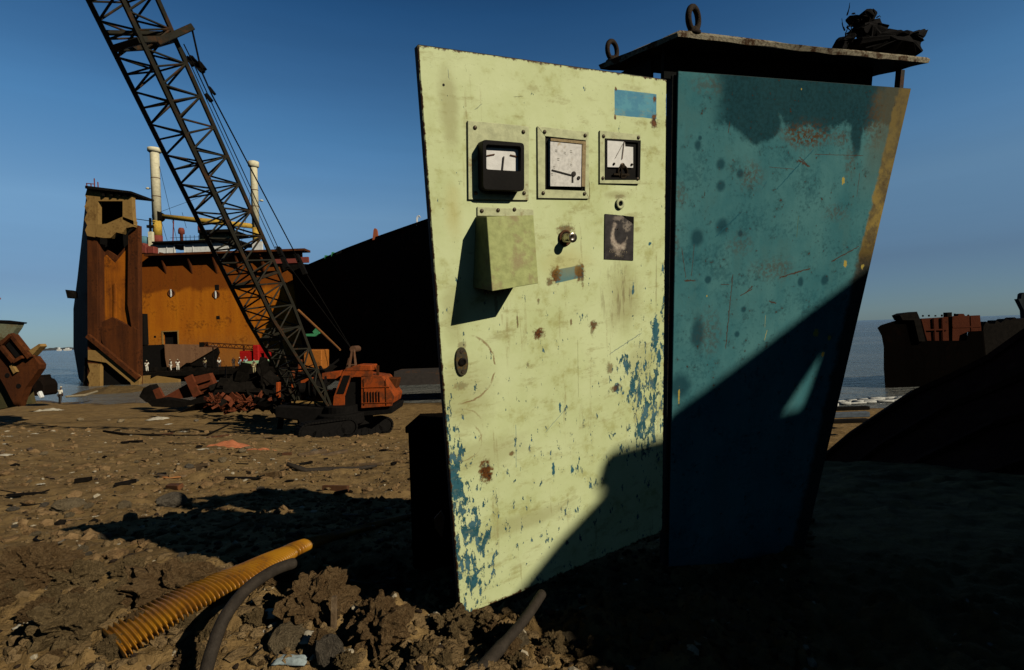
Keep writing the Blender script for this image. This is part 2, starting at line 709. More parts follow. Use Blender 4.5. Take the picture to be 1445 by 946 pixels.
vp1 = isect(DTL, DTR, DBL, DBR)
vp2 = isect(DTL, DBL, DTR, DBR)
d_r = ray(*vp1).normalized()
d_d = ray(*vp2).normalized()
d_r = (d_r - d_d * d_r.dot(d_d)).normalized()
d_n = d_d.cross(d_r)                              # out of the door face
if d_n.dot(FWD) > 0:
    d_n = -d_n
Z0 = 1.0
tl = ray(*DTL)
bl = onplane(*DBL, CAM + tl, d_n) - CAM
sc = 1.72 / (bl - tl).length
DO = CAM + tl * sc                                # door origin, top left corner of its face
DM = Matrix((( d_r.x, d_d.x, d_n.x, DO.x), (d_r.y, d_d.y, d_n.y, DO.y), (d_r.z, d_d.z, d_n.z, DO.z), (0, 0, 0, 1)))
if DM.to_3x3().determinant() < 0:
    print('WARN door frame mirrored')
DMi = DM.inverted()


def D(px, py, h=0.0):                             # door coordinates (across, down, out) of a picture point at height h above the face
    p = DMi @ onplane(px, py, DO + d_n * h, d_n)
    return V((p.x, p.y, h))


def Duv(px, py):
    p = D(px, py)
    return p.x, p.y


print('door', [tuple(round(c, 2) for c in D(*p)) for p in (DTL, DTR, DBR, DBL)], 'world', [tuple(round(c, 2) for c in DM @ D(*p)) for p in (DTL, DTR, DBR, DBL)])

# box frame of the cabinet: d_d down, s across the blue side, t away from it
bA = DM @ D(957, 100) - d_n * .05
m_ = ray(960, 100).cross(ray(1285, 125))
b_s = m_.cross(d_d).normalized()
if b_s.x < 0:
    b_s = -b_s
b_t = b_s.cross(d_d).normalized()
if b_t.dot(FWD) < 0:
    b_t = -b_t
BM = Matrix(((b_s.x, d_d.x, -b_t.x, bA.x), (b_s.y, d_d.y, -b_t.y, bA.y), (b_s.z, d_d.z, -b_t.z, bA.z), (0, 0, 0, 1)))
BMi = BM.inverted()


def B(px, py, h=0.0):
    p = BMi @ onplane(px, py, bA - b_t * h, b_t)
    return V((p.x, p.y, h))


print('blue', [tuple(round(c, 2) for c in B(*p)) for p in ((957, 100), (1286, 125), (1168, 632), (945, 700))])
base = DM @ D(800, 800)
CAB = thing('electrical_cabinet', 'abandoned electrical cabinet with open pale green gauge door and teal side panel', 'electrical cabinet', (base.x + .3, base.y + .3, gz(base.x + .3, base.y + .3)))


# ---- paint
def blob(g, x, y, px, py, rx, ry, wob, uv, s=.35, wk=.35):       # soft edged patch around a picture point, radii in metres
    u, v = uv(px, py)
    dx, dy = (x - u) / rx, (y - v) / ry
    d = (dx * dx + dy * dy).pow(.5) + (wob - .5) * (wk * 6)
    return d.step(1.0 + s, 1.0 - s)


def line(g, x, y, p, q, w, wob, uv):                               # a scratch between two picture points
    (u0, v0), (u1, v1) = uv(*p), uv(*q)
    L = math.hypot(u1 - u0, v1 - v0)
    cx, cy = (u1 - u0) / L, (v1 - v0) / L
    a = (x - u0) * cx + (y - v0) * cy
    b = ((x - u0) * cy - (y - v0) * cx + (wob - .5) * (w * 5)).abs()
    return b.step(w, w * .45) * a.step(-.004, .004) * a.step(L + .004, L - .004)


def door_mat():
    g = G('door_paint')
    x, y, z = g.xyz()
    n1 = g.noise(4, 6, .62)
    n2 = g.noise(18, 6, .65, off=(3, 7, 1))
    n3 = g.noise(70, 5, .65)
    n4 = g.noise(220, 3, .6)
    c = g.mix(n1.step(.3, .72), (.67, .745, .41), (.57, .64, .31))
    c = g.mix((n2 * .6 + n1 * .4).step(.50, .66) * .7, c, (.40, .40, .14))      # grime clouds
    c = g.mix((n2 * .35 + n3 * .65).step(.60, .68) * .5, c, (.30, .27, .09))
    c = g.mix((n3 * .5 + n4 * .5).step(.40, .33) * .7, c, (.17, .15, .07))       # specks
    # rubbed and scraped zones, darker towards tan
    for (px, py, rx, ry, k) in ((633, 150, .025, .10, .5), (655, 560, .09, .10, .4), (690, 640, .12, .05, .35), (880, 420, .07, .10, .5), (905, 510, .06, .06, .35),
                                (740, 735, .16, .03, .45), (640, 440, .03, .08, .4), (872, 275, .05, .012, .5)):
        c = g.mix(blob(g, x, y, px, py, rx, ry, n2, Duv, .6, .3) * k, c, (.30, .27, .10))
    # blue undercoat showing in flakes: right edge, lower right, left edge
    dens = blob(g, x, y, 915, 560, .10, .24, n2, Duv, .8, .25)
    dens = dens.max(blob(g, x, y, 938, 430, .018, .24, n2, Duv, .8, .2))
    dens = dens.max(blob(g, x, y, 880, 520, .05, .05, n2, Duv, .8, .2))
    left = blob(g, x, y, 635, 660, .045, .20, n2, Duv, .8, .2).max(blob(g, x, y, 665, 770, .07, .20, n2, Duv, .8, .2)).max(blob(g, x, y, 616, 525, .02, .08, n2, Duv, .7, .2))
    fl = g.noise(24, 6, .66, sc=(1.5, .55, 1), off=(1, 4, 0)) * .62 + g.noise(60, 5, .7, sc=(1.6, .6, 1), off=(8, 0, 0)) * .38
    low = y.step(.95, 1.35) * .022 + y.step(.45, .8) * .02
    chip = (fl + dens * .105 + left * .10 + low).step(.622, .636)
    c = g.mix(chip, c, g.mix(n2.step(.4, .6), (.022, .092, .112), (.070, .165, .20)))
    # larger flakes drawn where they are
    for (px, py, rx, ry) in ((645, 690, .018, .05), (640, 668, .012, .028), (781, 663, .006, .022), (808, 663, .007, .014), (790, 575, .004, .02), (925, 470, .016, .06), (893, 408, .005, .022), (917, 344, .007, .006), (670, 818, .012, .022), (930, 505, .01, .035), (893, 545, .012, .03), (870, 548, .012, .02)):
        c = g.mix(blob(g, x, y, px, py, rx, ry, n3, Duv, .2, .45), c, (.032, .125, .16))
    # the patch where a label has come off
    (u0, v0), (u1, v1) = Duv(867, 126), Duv(926, 168)
    w = (n2 - .5) * .006
    lab = (x + w).step(u0 - .001, u0 + .001) * (x + w).step(u1 + .001, u1 - .001) * (y + w).step(v0 - .001, v0 + .001) * (y + w).step(v1 + .001, v1 - .001)
    c = g.mix(lab, c, g.mix(n2.step(.42, .58), (.065, .25, .37), (.10, .33, .42)))
    (u0, v0), (u1, v1) = Duv(783, 379), Duv(824, 393)
    lab2 = x.step(u0, u0 + .002) * x.step(u1, u1 - .002) * (y + (x - u0) * .10 + w).step(v0 + .004, v0 + .007) * (y + (x - u0) * .10 + w).step(v1 + .009, v1 + .006)
    c = g.mix(lab2, c, (.085, .22, .24))
    # rust
    ru = g.mix((n3 * .7 + g.noise(130, 3, .6) * .3).step(.40, .62), (.15, .055, .010), (.030, .014, .008))
    for (px, py, rx, ry, k) in ((923, 172, .016, .022, 1), (924, 140, .007, .010, 1), (869, 126, .004, .006, 1), (868, 166, .004, .006, 1), (784, 388, .020, .024, 1), (818, 384, .018, .026, 1), (760, 471, .020, .016, 1), (838, 458, .018, .012, .9), (836, 465, .008, .02, .7), (730, 453, .003, .022, .8),
                                (822, 390, .006, .03, .8), (775, 398, .010, .012, .8), (685, 665, .020, .034, 1), (690, 672, .012, .02, 1), (722, 640, .008, .008, .8), (868, 548, .02, .012, .8), (860, 520, .014, .02, .7), (700, 430, .006, .03, .5), (745, 515, .005, .008, .6), (798, 324, .028, .016, .8), (831, 270, .004, .03, .7), (806, 455, .004, .01, .8), (651, 545, .02, .012, .5), (760, 425, .005, .008, .7), (874, 278, .02, .008, .5), (652, 488, .014, .012, .5), (926, 400, .003, .10, .35)):
        b = blob(g, x, y, px, py, rx, ry, n3, Duv, .45, .5)
        c = g.mix(b * k, c, ru)
        
    halo = blob(g, x, y, 800, 372, .07, .04, n2, Duv, .9, .3).max(blob(g, x, y, 640, 300, .02, .06, n2, Duv, .9, .3))
    c = g.mix(halo * .35, c, (.48, .36, .07))
    # scratches
    for (p, q, w_, col) in (((728, 600), (728, 660), .0012, (.06, .16, .2)), ((815, 480), (816, 560), .0012, (.25, .25, .1)),
                            ((632, 98), (634, 112), .001, (.06, .10, .12)), ((670, 155), (680, 147), .001, (.06, .10, .12)), ((725, 137), (738, 136), .001, (.1, .1, .05)), 
                            ((860, 500), (905, 470), .002, (.15, .2, .2)), ((770, 610), (800, 575), .0012, (.1, .2, .25))):
        c = g.mix(line(g, x, y, p, q, w_, n3, Duv) * .75, c, col)
    for (px, py, rr, wd, k) in ((655, 522, .105, .0045, .8), (650, 610, .075, .003, .5), (655, 625, .06, .003, .5)):     # curved scrapes
        u, v = Duv(px, py)
        dd = ((x - u).pow(2) + (y - v).pow(2)).pow(.5)
        arc = ((dd + (n2 - .5) * .03 - rr).abs()).step(wd, wd * .3) * (x - u + (y - v) * .3).step(-.03, .03) * n2.step(.42, .55)
        c = g.mix(arc * k, c, (.23, .13, .05))
    br = g.noise(9, 5, .7, sc=(5.5, .9, 1), rot=(0, 0, R(-38))).step(.50, .62) * blob(g, x, y, 872, 412, .07, .09, n2, Duv, .7, .3)
    c = g.mix(br * .75, c, (.24, .20, .10))
    sm = g.noise(6, 5, .7, sc=(1, 3.2, 1), off=(3, 3, 3)).step(.53, .66) * n2.step(.40, .55)
    c = g.mix(sm * .45, c, (.30, .26, .09))
    drip = g.noise(7, 4, .6, sc=(3.5, .28, 1), off=(7, 1, 2)).step(.60, .70) * n3.step(.38, .5)
    c = g.mix(drip * .5, c, (.27, .20, .07))
    # rust along the edges of the sheet
    W_, H_ = D(*DTR).x, D(*DBL).y
    edge = (y.step(.016, .0) + x.step(.008, 0) + x.step(D(941, 112).x - .010, D(941, 112).x) * .8 + y.step(H_ - .02, H_)).min(1)
    c = g.mix((edge * .20 + n3 * .5 + n2 * .5).step(.60, .70) * edge.step(.05, .3), c, (.085, .040, .015))
    hgt = n2 * .3 + n3 * .2 - chip * .6
    return g.done(c, .48 + n2 * .25, 0, hgt, .0016, .22)


M_door = door_mat()
M_darksteel = weathered('dark_painted_steel', (.030, .032, .030), (.02, .015, .01), (.09, .035, .012), .5, .3)
M_black = plain('black_bakelite', (.007, .006, .005), .5, .2, .3, .0004)
M_white = plain('dial_card', (.80, .79, .74), .6, .05, .12, .0002)
M_plate = weathered('plate_paint', (.60, .63, .36), (.30, .26, .13), (.30, .20, .08), .15, .12, bd=.001, rough=.55)
M_box = weathered('switch_box_paint', (.38, .42, .155), (.20, .18, .07), (.30, .26, .12), .65, .12, bd=.001, rough=.6)
M_screw = plain('old_screw', (.10, .08, .055), .5, .02, .4, .0003, .6)
M_print = plain('dial_ink', (.05, .045, .04), .7, .02, .2, .0001)
M_chrome = plain('worn_chrome', (.42, .38, .30), .28, .02, .3, .0002, 1)
M_teal_in = plain('cabinet_inside', (.03, .045, .045), .8, .2, .3)
M_rust = weathered('brown_rust', (.10, .045, .020), (.04, .025, .015), (.16, .06, .02), .5, .15)
M_tan = plain('yellow_tube', (.40, .24, .03), .5, .05, .3, .0005)

# door leaf: face sheet with returned edges, real rectangle cut to the corners
mb = MB()
cs = [D(*DTL), D(*DTR), D(*DBR), D(*DBL)]
NX, NY = 24, 48
th = .028
fv, ff = [], []
for j in range(NY + 1):
    for i in range(NX + 1):
        a, b = i / NX, j / NY
        p = cs[0].lerp(cs[1], a).lerp(cs[3].lerp(cs[2], a), b)
        bow = .0025 * mnoise.noise(V((a * 4, b * 6, 2))) * min(1, 6 * min(a, b, 1 - a, 1 - b))
        # the bottom edge is kinked where it has been bent
        if b > .97:
            p = p + V((0, .004 * mnoise.noise(V((a * 5, 0, 4))), 0))
        fv.append(V((p.x, p.y, bow)))
for j in range(NY):
    for i in range(NX):
        a = j * (NX + 1) + i
        ff.append((a, a + NX + 1, a + NX + 2, a + 1))
mb.add(fv, ff)
edge = [i for i in range(NX + 1)] + [j * (NX + 1) + NX for j in range(1, NY + 1)] + [NY * (NX + 1) + i for i in range(NX - 1, -1, -1)] + [j * (NX + 1) for j in range(NY - 1, 0, -1)]
o0 = len(mb.v)
for i in edge:
    mb.v.append(fv[i] - V((0, 0, th)))
n = len(edge)
for k in range(n):
    mb.f.append((edge[k], edge[(k + 1) % n], o0 + (k + 1) % n, o0 + k))
    mb.m.append(1)
mb.f.append(tuple(o0 + k for k in range(n)))
mb.m.append(1)
door = mb.build('door', [M_door, M_darksteel], CAB, DM, bevel=.003)
door['label'] = 'pale green door with blue paint flakes and rust spots'


def dquad(mb, pts, h0, h1, mi=0):                 # raised plate with corners on picture points
    q = [D(*p) for p in pts]
    return mb.hexa([V((p.x, p.y, h0)) for p in q], [V((p.x, p.y, h1)) for p in q], mi)


def screws(pts, h, parent, r=.006):
    for p in pts:
        q = D(*p)
        MB().lathe(V((q.x, q.y, h)), (0, 0, 1), [(r, 0), (r, .0015), (r * .7, .0035), (0.0001, .004)], 12).build('screw', M_screw, parent, DM, smooth=True)


def plate(name, corners, h, mat, parent, hole=None):
    mb = MB()
    q = [D(*p) for p in corners]
    if hole is None:
        dquad(mb, corners, .0005, h)
    else:
        i = [D(*p) for p in hole]
        for k in range(4):
            k2 = (k + 1) % 4
            a, b, c, d = q[k], q[k2], i[k2], i[k]
            mb.hexa([V((p.x, p.y, .0005)) for p in (a, b, c, d)], [V((p.x, p.y, h)) for p in (a, b, c, d)])
    return mb.build(name, mat, parent, DM, bevel=.0008)


def rrect(q, r, n=4):                             # rounded outline of a quad in door coordinates
    out = []
    for k in range(4):
        p, a, b = q[k], q[k - 1], q[(k + 1) % 4]
        u, v = (a - p).normalized() * r, (b - p).normalized() * r
        for i in range(n + 1):
            t = i / n
            out.append(p + u * (1 - t) ** 2 + v * t ** 2)
    return out


# gauge 1: black housing standing proud, slotted window
g1 = plate('gauge_plate', [(659, 171), (745, 179), (745, 283), (660, 282)], .006, M_plate, CAB)
g1['label'] = 'square plate carrying the proud black meter'
screws([(669, 181), (737, 187), (670, 273), (738, 273)], .006, g1)
hq = [(681, 197), (740, 202), (740, 270), (682, 268)]
H = .040
mb = MB()
q = [D(*p, H) for p in hq]
win = [D(*p, H) for p in ((686, 204), (735, 207), (735, 242), (686, 239))]
outer = rrect(q, .012, 4)
fl = [V((p.x, p.y, .006)) for p in outer]
n = len(outer)
o0 = len(mb.v)
inner = rrect(win, .008, 4)
deep = [V((p.x, p.y, H - .020)) for p in inner]
mb.v += fl + outer + inner + deep
for k in range(n):
    k2 = (k + 1) % n
    mb.f += [(k, k2, n + k2, n + k), (n + k, n + k2, 2 * n + k2, 2 * n + k), (2 * n + k, 2 * n + k2, 3 * n + k2, 3 * n + k)]
    mb.m += [0, 0, 0]
mb.f += [tuple(range(n))[::-1], tuple(range(3 * n, 4 * n))]
mb.m += [0, 0]
meter = mb.build('meter', M_black, CAB, DM, bevel=.0012)
meter['label'] = 'proud black meter with a wide slot window'
mb = MB()
dk = rrect([D(*p, H - .018) for p in ((686, 206), (734, 209), (733, 242), (686, 240))], .006, 3)
mb.prism(dk, (0, 0, .002))
mb.build('dial', M_white, meter, DM)
mb = MB()
p, q = D(711, 221, H - .013), D(709, 241, H - .013)
mb.bar(p, q, .004, .001, (0, 0, 1))
mb.build('needle', M_print, meter, DM)
for (a, b) in (((687, 220), (698, 218)), ((720, 219), (733, 222))):
    MB().bar(D(*a, H - .014), D(*b, H - .014), .0035, .001, (0, 0, 1)).build('stop_tab', M_rust, meter, DM)

# gauge 2: recessed white dial in a black rim
g2 = plate('gauge_plate', [(757, 179), (829, 187), (830, 281), (758, 280)], .006, M_plate, CAB, [(768, 193), (825, 199), (824, 270), (768, 268)])
g2['label'] = 'plate round the tall white dial'
screws([(767, 187), (824, 192), (765, 273), (823, 274)], .006, g2)
mb = MB()
q = [D(*p) for p in ((768, 193), (825, 199), (824, 270), (768, 268))]
i_ = [D(*p) for p in ((769, 194), (824.4, 200), (823.4, 269), (769, 267))]
for k in range(4):
    k2 = (k + 1) % 4
    mb.hexa([V((p.x, p.y, -.012)) for p in (q[k], q[k2], i_[k2], i_[k])], [V((p.x, p.y, .005)) for p in (q[k], q[k2], i_[k2], i_[k])])
m2 = mb.build('meter', M_black, CAB, DM, bevel=.001)
m2['label'] = 'black rimmed meter with a tall white dial'
mb = MB()
dquad(mb, [(768, 194), (825, 199), (824, 270), (768, 268)], .0003, .0010)
mb.build('back', M_black, m2, DM)
mb = MB()
dquad(mb, [(773.5, 196.5), (823, 201), (822, 264.5), (773.5, 263.5)], .0012, .0125)
mb.build('dial', weathered('stained_dial', (.78, .76, .70), (.55, .48, .34), (.50, .40, .24), .0, .06, bd=.0002, rough=.6), m2, DM)
for po in ([(773.5, 196.5), (823, 201), (823, 205), (773.5, 200)], [(818, 205), (823, 205), (822, 264.5), (817, 264)]):
    mb = MB(); dquad(mb, po, .0126, .0150); mb.build('rim_strip', plain('tan_rim', (.36, .27, .14), .7, .03), m2, DM)
mb = MB()
for (px, py) in ((785, 213), (797, 216), (806, 214), (788, 225), (782, 236), (779, 246), (806, 233)):
    for k in range(2):
        # small figures of the scale, too worn to read
        mb.bar(D(px - 1.5, py - 1.2 + 2.2 * k, .0128), D(px + 1.5, py - 1 + 2.4 * k, .0128), .0015, .0006, (0, 0, 1))
o = mb.build('scale_marks', plain('faded_ink', (.35, .33, .28), .8, .02), m2, DM)
o['kind'] = 'stuff'
mb = MB()
mb.bar(D(779, 240, .0145), D(807, 247.5, .0145), .0035, .0015, (0, 0, 1))
q = D(806, 246.5)
mb.lathe(V((q.x, q.y, .0126)), (0, 0, 1), [(.008, 0), (.008, .003), (.004, .004)], 14)
q = D(813, 252)
mb.lathe(V((q.x, q.y, .0126)), (0, 0, 1), [(.0055, 0), (.0055, .003)], 12)
mb.bar(D(808, 249, .0132), D(808, 258, .0132), .006, .001, (0, 0, 1))
mb.build('needle', M_print, m2, DM)

# gauge 3: broken open, works showing below a white card
g3 = plate('gauge_plate', [(845, 185), (902, 191), (901, 260), (845, 259)], .006, M_plate, CAB, [(852, 196), (901.5, 199), (901, 252), (852, 254)])
g3['label'] = 'plate round the broken meter'
screws([(850, 193), (899, 195), (849, 252), (898, 253)], .006, g3)
mb = MB()
dquad(mb, [(852, 196), (902, 199), (901, 254), (852, 254)], .0006, .0016)
pts = [(852, 196), (902, 199), (901, 254), (852, 254)]
q = [D(*p) for p in pts]
i_ = [D(*p) for p in ((855, 199), (898, 202), (897.5, 251), (855, 251))]
for k in range(4):
    k2 = (k + 1) % 4
    mb.hexa([V((p.x, p.y, .0017)) for p in (q[k], q[k2], i_[k2], i_[k])], [V((p.x, p.y, .008)) for p in (q[k], q[k2], i_[k2], i_[k])])
m3 = mb.build('meter', M_black, CAB, DM)
m3['label'] = 'broken black meter with its works showing'
card = [(856, 198), (881, 200), (882, 207), (893, 208), (893, 237), (856, 236)]
mb = MB()
mb.prism([D(*p, .006) for p in card], (0, 0, .0015))
mb.build('dial', M_white, m3, DM)
mb = MB()
mb.bar(D(881, 200, .010), D(878, 225, .010), .0022, .001, (0, 0, 1))
mb.bar(D(880, 202, .010), D(868, 224, .010), .0008, .0008, (0, 0, 1))
mb.build('needle', M_rust, m3, DM)
mb = MB()
for (px, py, r) in ((864, 232, .004), (889, 233, .004), (876, 235, .010)):
    q = D(px, py)
    mb.lathe(V((q.x, q.y, .0076)), (0, 0, 1), [(r, 0), (r, .003), (r * .6, .005)], 14)
q = D(877, 243)
mb.ring(V((q.x, q.y, .006)), (0, 0, 1), .020, .004, 24, 6)
mb.bar(D(877, 237, .012), D(877, 250, .012), .003, .003, (0, 0, 1))
mb.bar(D(866, 246, .008), D(888, 247, .008), .006, .004, (0, 0, 1))
mb.build('movement', plain('meter_works', (.06, .045, .03), .35, .02, .5, .0003, .7), m3, DM)

# hooded switch box
mb = MB()
dquad(mb, [(673, 292), (752, 296), (752, 306), (673, 305)], .0005, .004)
fl = mb.build('mounting_flange', M_plate, CAB, DM, bevel=.0008)
screws([(679, 298), (702, 297), (725, 296)], .004, fl, .006)
HB, HT = .125, .070
mb = MB()
bq = [D(674, 306), D(741, 305), D(741, 397), D(674, 405)]
tq = [D(686, 306, HT), D(752, 304, HT), D(759, 400, HB), D(694, 411, HB)]
bq[1] = V((tq[1].x, bq[1].y, 0)); bq[2] = V((tq[2].x, bq[2].y, 0)); bq[0] = V((tq[0].x, bq[0].y, 0)); bq[3] = V((tq[3].x, bq[3].y, 0))
print('box', [tuple(round(c, 3) for c in p) for p in bq + tq])
w = .003
mb.hexa([tq[0], tq[1], tq[2], tq[3]], [p + V((0, 0, w)) for p in tq])                       # front sheet
mb.hexa([bq[0], bq[3], tq[3], tq[0]], [p + V((w, 0, 0)) for p in (bq[0], bq[3], tq[3], tq[0])])  # cheeks
mb.hexa([bq[1], bq[2], tq[2], tq[1]], [p - V((w, 0, 0)) for p in (bq[1], bq[2], tq[2], tq[1])])
mb.hexa([bq[0], bq[1], tq[1], tq[0]], [p + V((0, w, 0)) for p in (bq[0], bq[1], tq[1], tq[0])])
hood = mb.build('switch_box', M_box, CAB, DM, bevel=.0012)
hood['label'] = 'hooded sheet metal box with wire ends hanging below'
mb = MB()
random.seed(11)
for k in range(7):
    u = bq[3].x + .015 + .018 * k * .8
    p = V((u, bq[3].y - .03, .03 + .01 * random.random()))
    pts = [p]
    for j in range(4):
        p = p + V((random.uniform(-.008, .008), .012, random.uniform(-.006, .010)))
        pts.append(p)
    mb.tube(pts, .0022, 5)
mb.build('wire_ends', M_darksteel, hood, DM, smooth=True)

# knob, eyelet, lock, name plate
q = D(797, 336)
kn = MB().lathe(V((q.x, q.y, 0)), (0, 0, 1), [(.020, 0), (.020, .006), (.014, .010), (.014, .034), (.016, .042), (.015, .046), (.006, .040)], 20).build('push_knob', M_chrome, CAB, DM, smooth=True)
MB().ring(V((q.x, q.y, .004)), (0, 0, 1), .022, .004, 20, 6).build('collar', M_rust, kn, DM, smooth=True)
q = D(874, 288)
ey = MB().ring(V((q.x, q.y, .003)), (0, 0, 1), .013, .0055, 24, 8).build('eyelet', M_plate, CAB, DM, smooth=True)
MB().lathe(V((q.x, q.y, .0006)), (0, 0, 1), [(.010, 0), (.010, .001)], 16).build('hole', M_black, ey, DM)
q = D(651, 510)
mb = MB()
n = 20
ov = [V((q.x + .020 * math.copysign(abs(math.cos(2 * PI * i / n)) ** .8, math.cos(2 * PI * i / n)), q.y + .044 * math.sin(2 * PI * i / n), .0006)) for i in range(n)]
mb.prism(ov, (0, 0, .006))
lock = mb.build('lock_plate', weathered('lock_metal', (.10, .09, .06), (.03, .02, .015), (.2, .12, .03), .5, .03, bd=.0005, rough=.45, metal=.5), CAB, DM, bevel=.001)
MB().lathe(V((q.x, q.y, .0068)), (0, 0, 1), [(.012, 0), (.012, .004), (.008, .005), (.007, .003)], 16).build('keyhole', M_black, lock, DM)
for dv in (-.031, .031):
    MB().lathe(V((q.x, q.y + dv, .0066)), (0, 0, 1), [(.006, 0), (.005, .002)], 10).build('screw', M_screw, lock, DM)


def nameplate_mat():
    g = G('worn_name_plate')
    x, y, z = g.xyz()
    n2, n3 = g.noise(40, 6, .65), g.noise(140, 5, .65)
    c = g.mix(n2.step(.35, .65), (.020, .017, .017), (.040, .035, .034))
    a = blob(g, x, y, 872, 335, .034, .050, n2, Duv, .25, .22)
    b = blob(g, x, y, 875, 330, .029, .036, n3, Duv, .15, .12)
    ringm = a * (1 - b) * (y + (x - Duv(872, 335)[0]) * -.9).step(Duv(872, 322)[1] - .012, Duv(872, 322)[1])
    c = g.mix(ringm, c, g.mix(n3.step(.4, .6), (.50, .43, .33), (.32, .25, .2)))
    up = blob(g, x, y, 884, 318, .020, .018, n2, Duv, .4, .35)
    c = g.mix(up * .7 * n3.step(.4, .55), c, (.33, .28, .22))
    top = blob(g, x, y, 872, 308, .02, .008, n3, Duv, .4, .35)
    c = g.mix(top * .6, c, (.33, .28, .22))
    return g.done(c, .42, 0, n3, .0004)


npl = plate('name_plate', [(853, 302), (894, 306), (893, 368), (852, 366)], .003, nameplate_mat(), CAB)
npl['label'] = 'worn black name plate with a pale ring rubbed into it'
mb = MB()
random.seed(5)
for (y0, x0, x1) in ((355, 860, 886), (361, 868, 881)):     # two lines of lettering, illegible
    x_ = x0
    while x_ < x1:
        w_ = random.choice((1.4, 2.0, 2.4))
        mb.bar(D(x_, y0 - 1.4 + .06 * (x_ - 860), .0034), D(x_ + .01, y0 + 1.4 + .06 * (x_ - 860), .0034), .0011, .0004, (0, 0, 1))
        mb.bar(D(x_, y0 + random.choice((-1.4, 0, 1.4)) + .06 * (x_ - 860), .0034), D(x_ + w_ * .7, y0 + random.choice((-1.4, 0, 1.4)) + .06 * (x_ - 860), .0034), .0010, .0004, (0, 0, 1))
        x_ += w_ + .9
mb.build('lettering', plain('worn_lettering', (.36, .30, .2), .6, .01), npl, DM)
q = D(871, 323)
MB().lathe(V((q.x, q.y, .003)), (0, 0, 1), [(.003, 0), (.003, .002)], 10).build('rivet', M_chrome, npl, DM)
mb = MB()
mb.prism([D(878, 304, .0034), D(894, 307, .0034), D(894, 316, .0034)], (0, 0, .0008))
mb.build('torn_corner', M_black, npl, DM)
q = D(626, 120)
MB().lathe(V((q.x, q.y, .0003)), (0, 0, 1), [(.0035, 0), (.003, .0006)], 12).build('bolt_hole', M_black, CAB, DM)


# ---- blue side and body
def Buv(px, py):
    p = B(px, py)
    return p.x, p.y


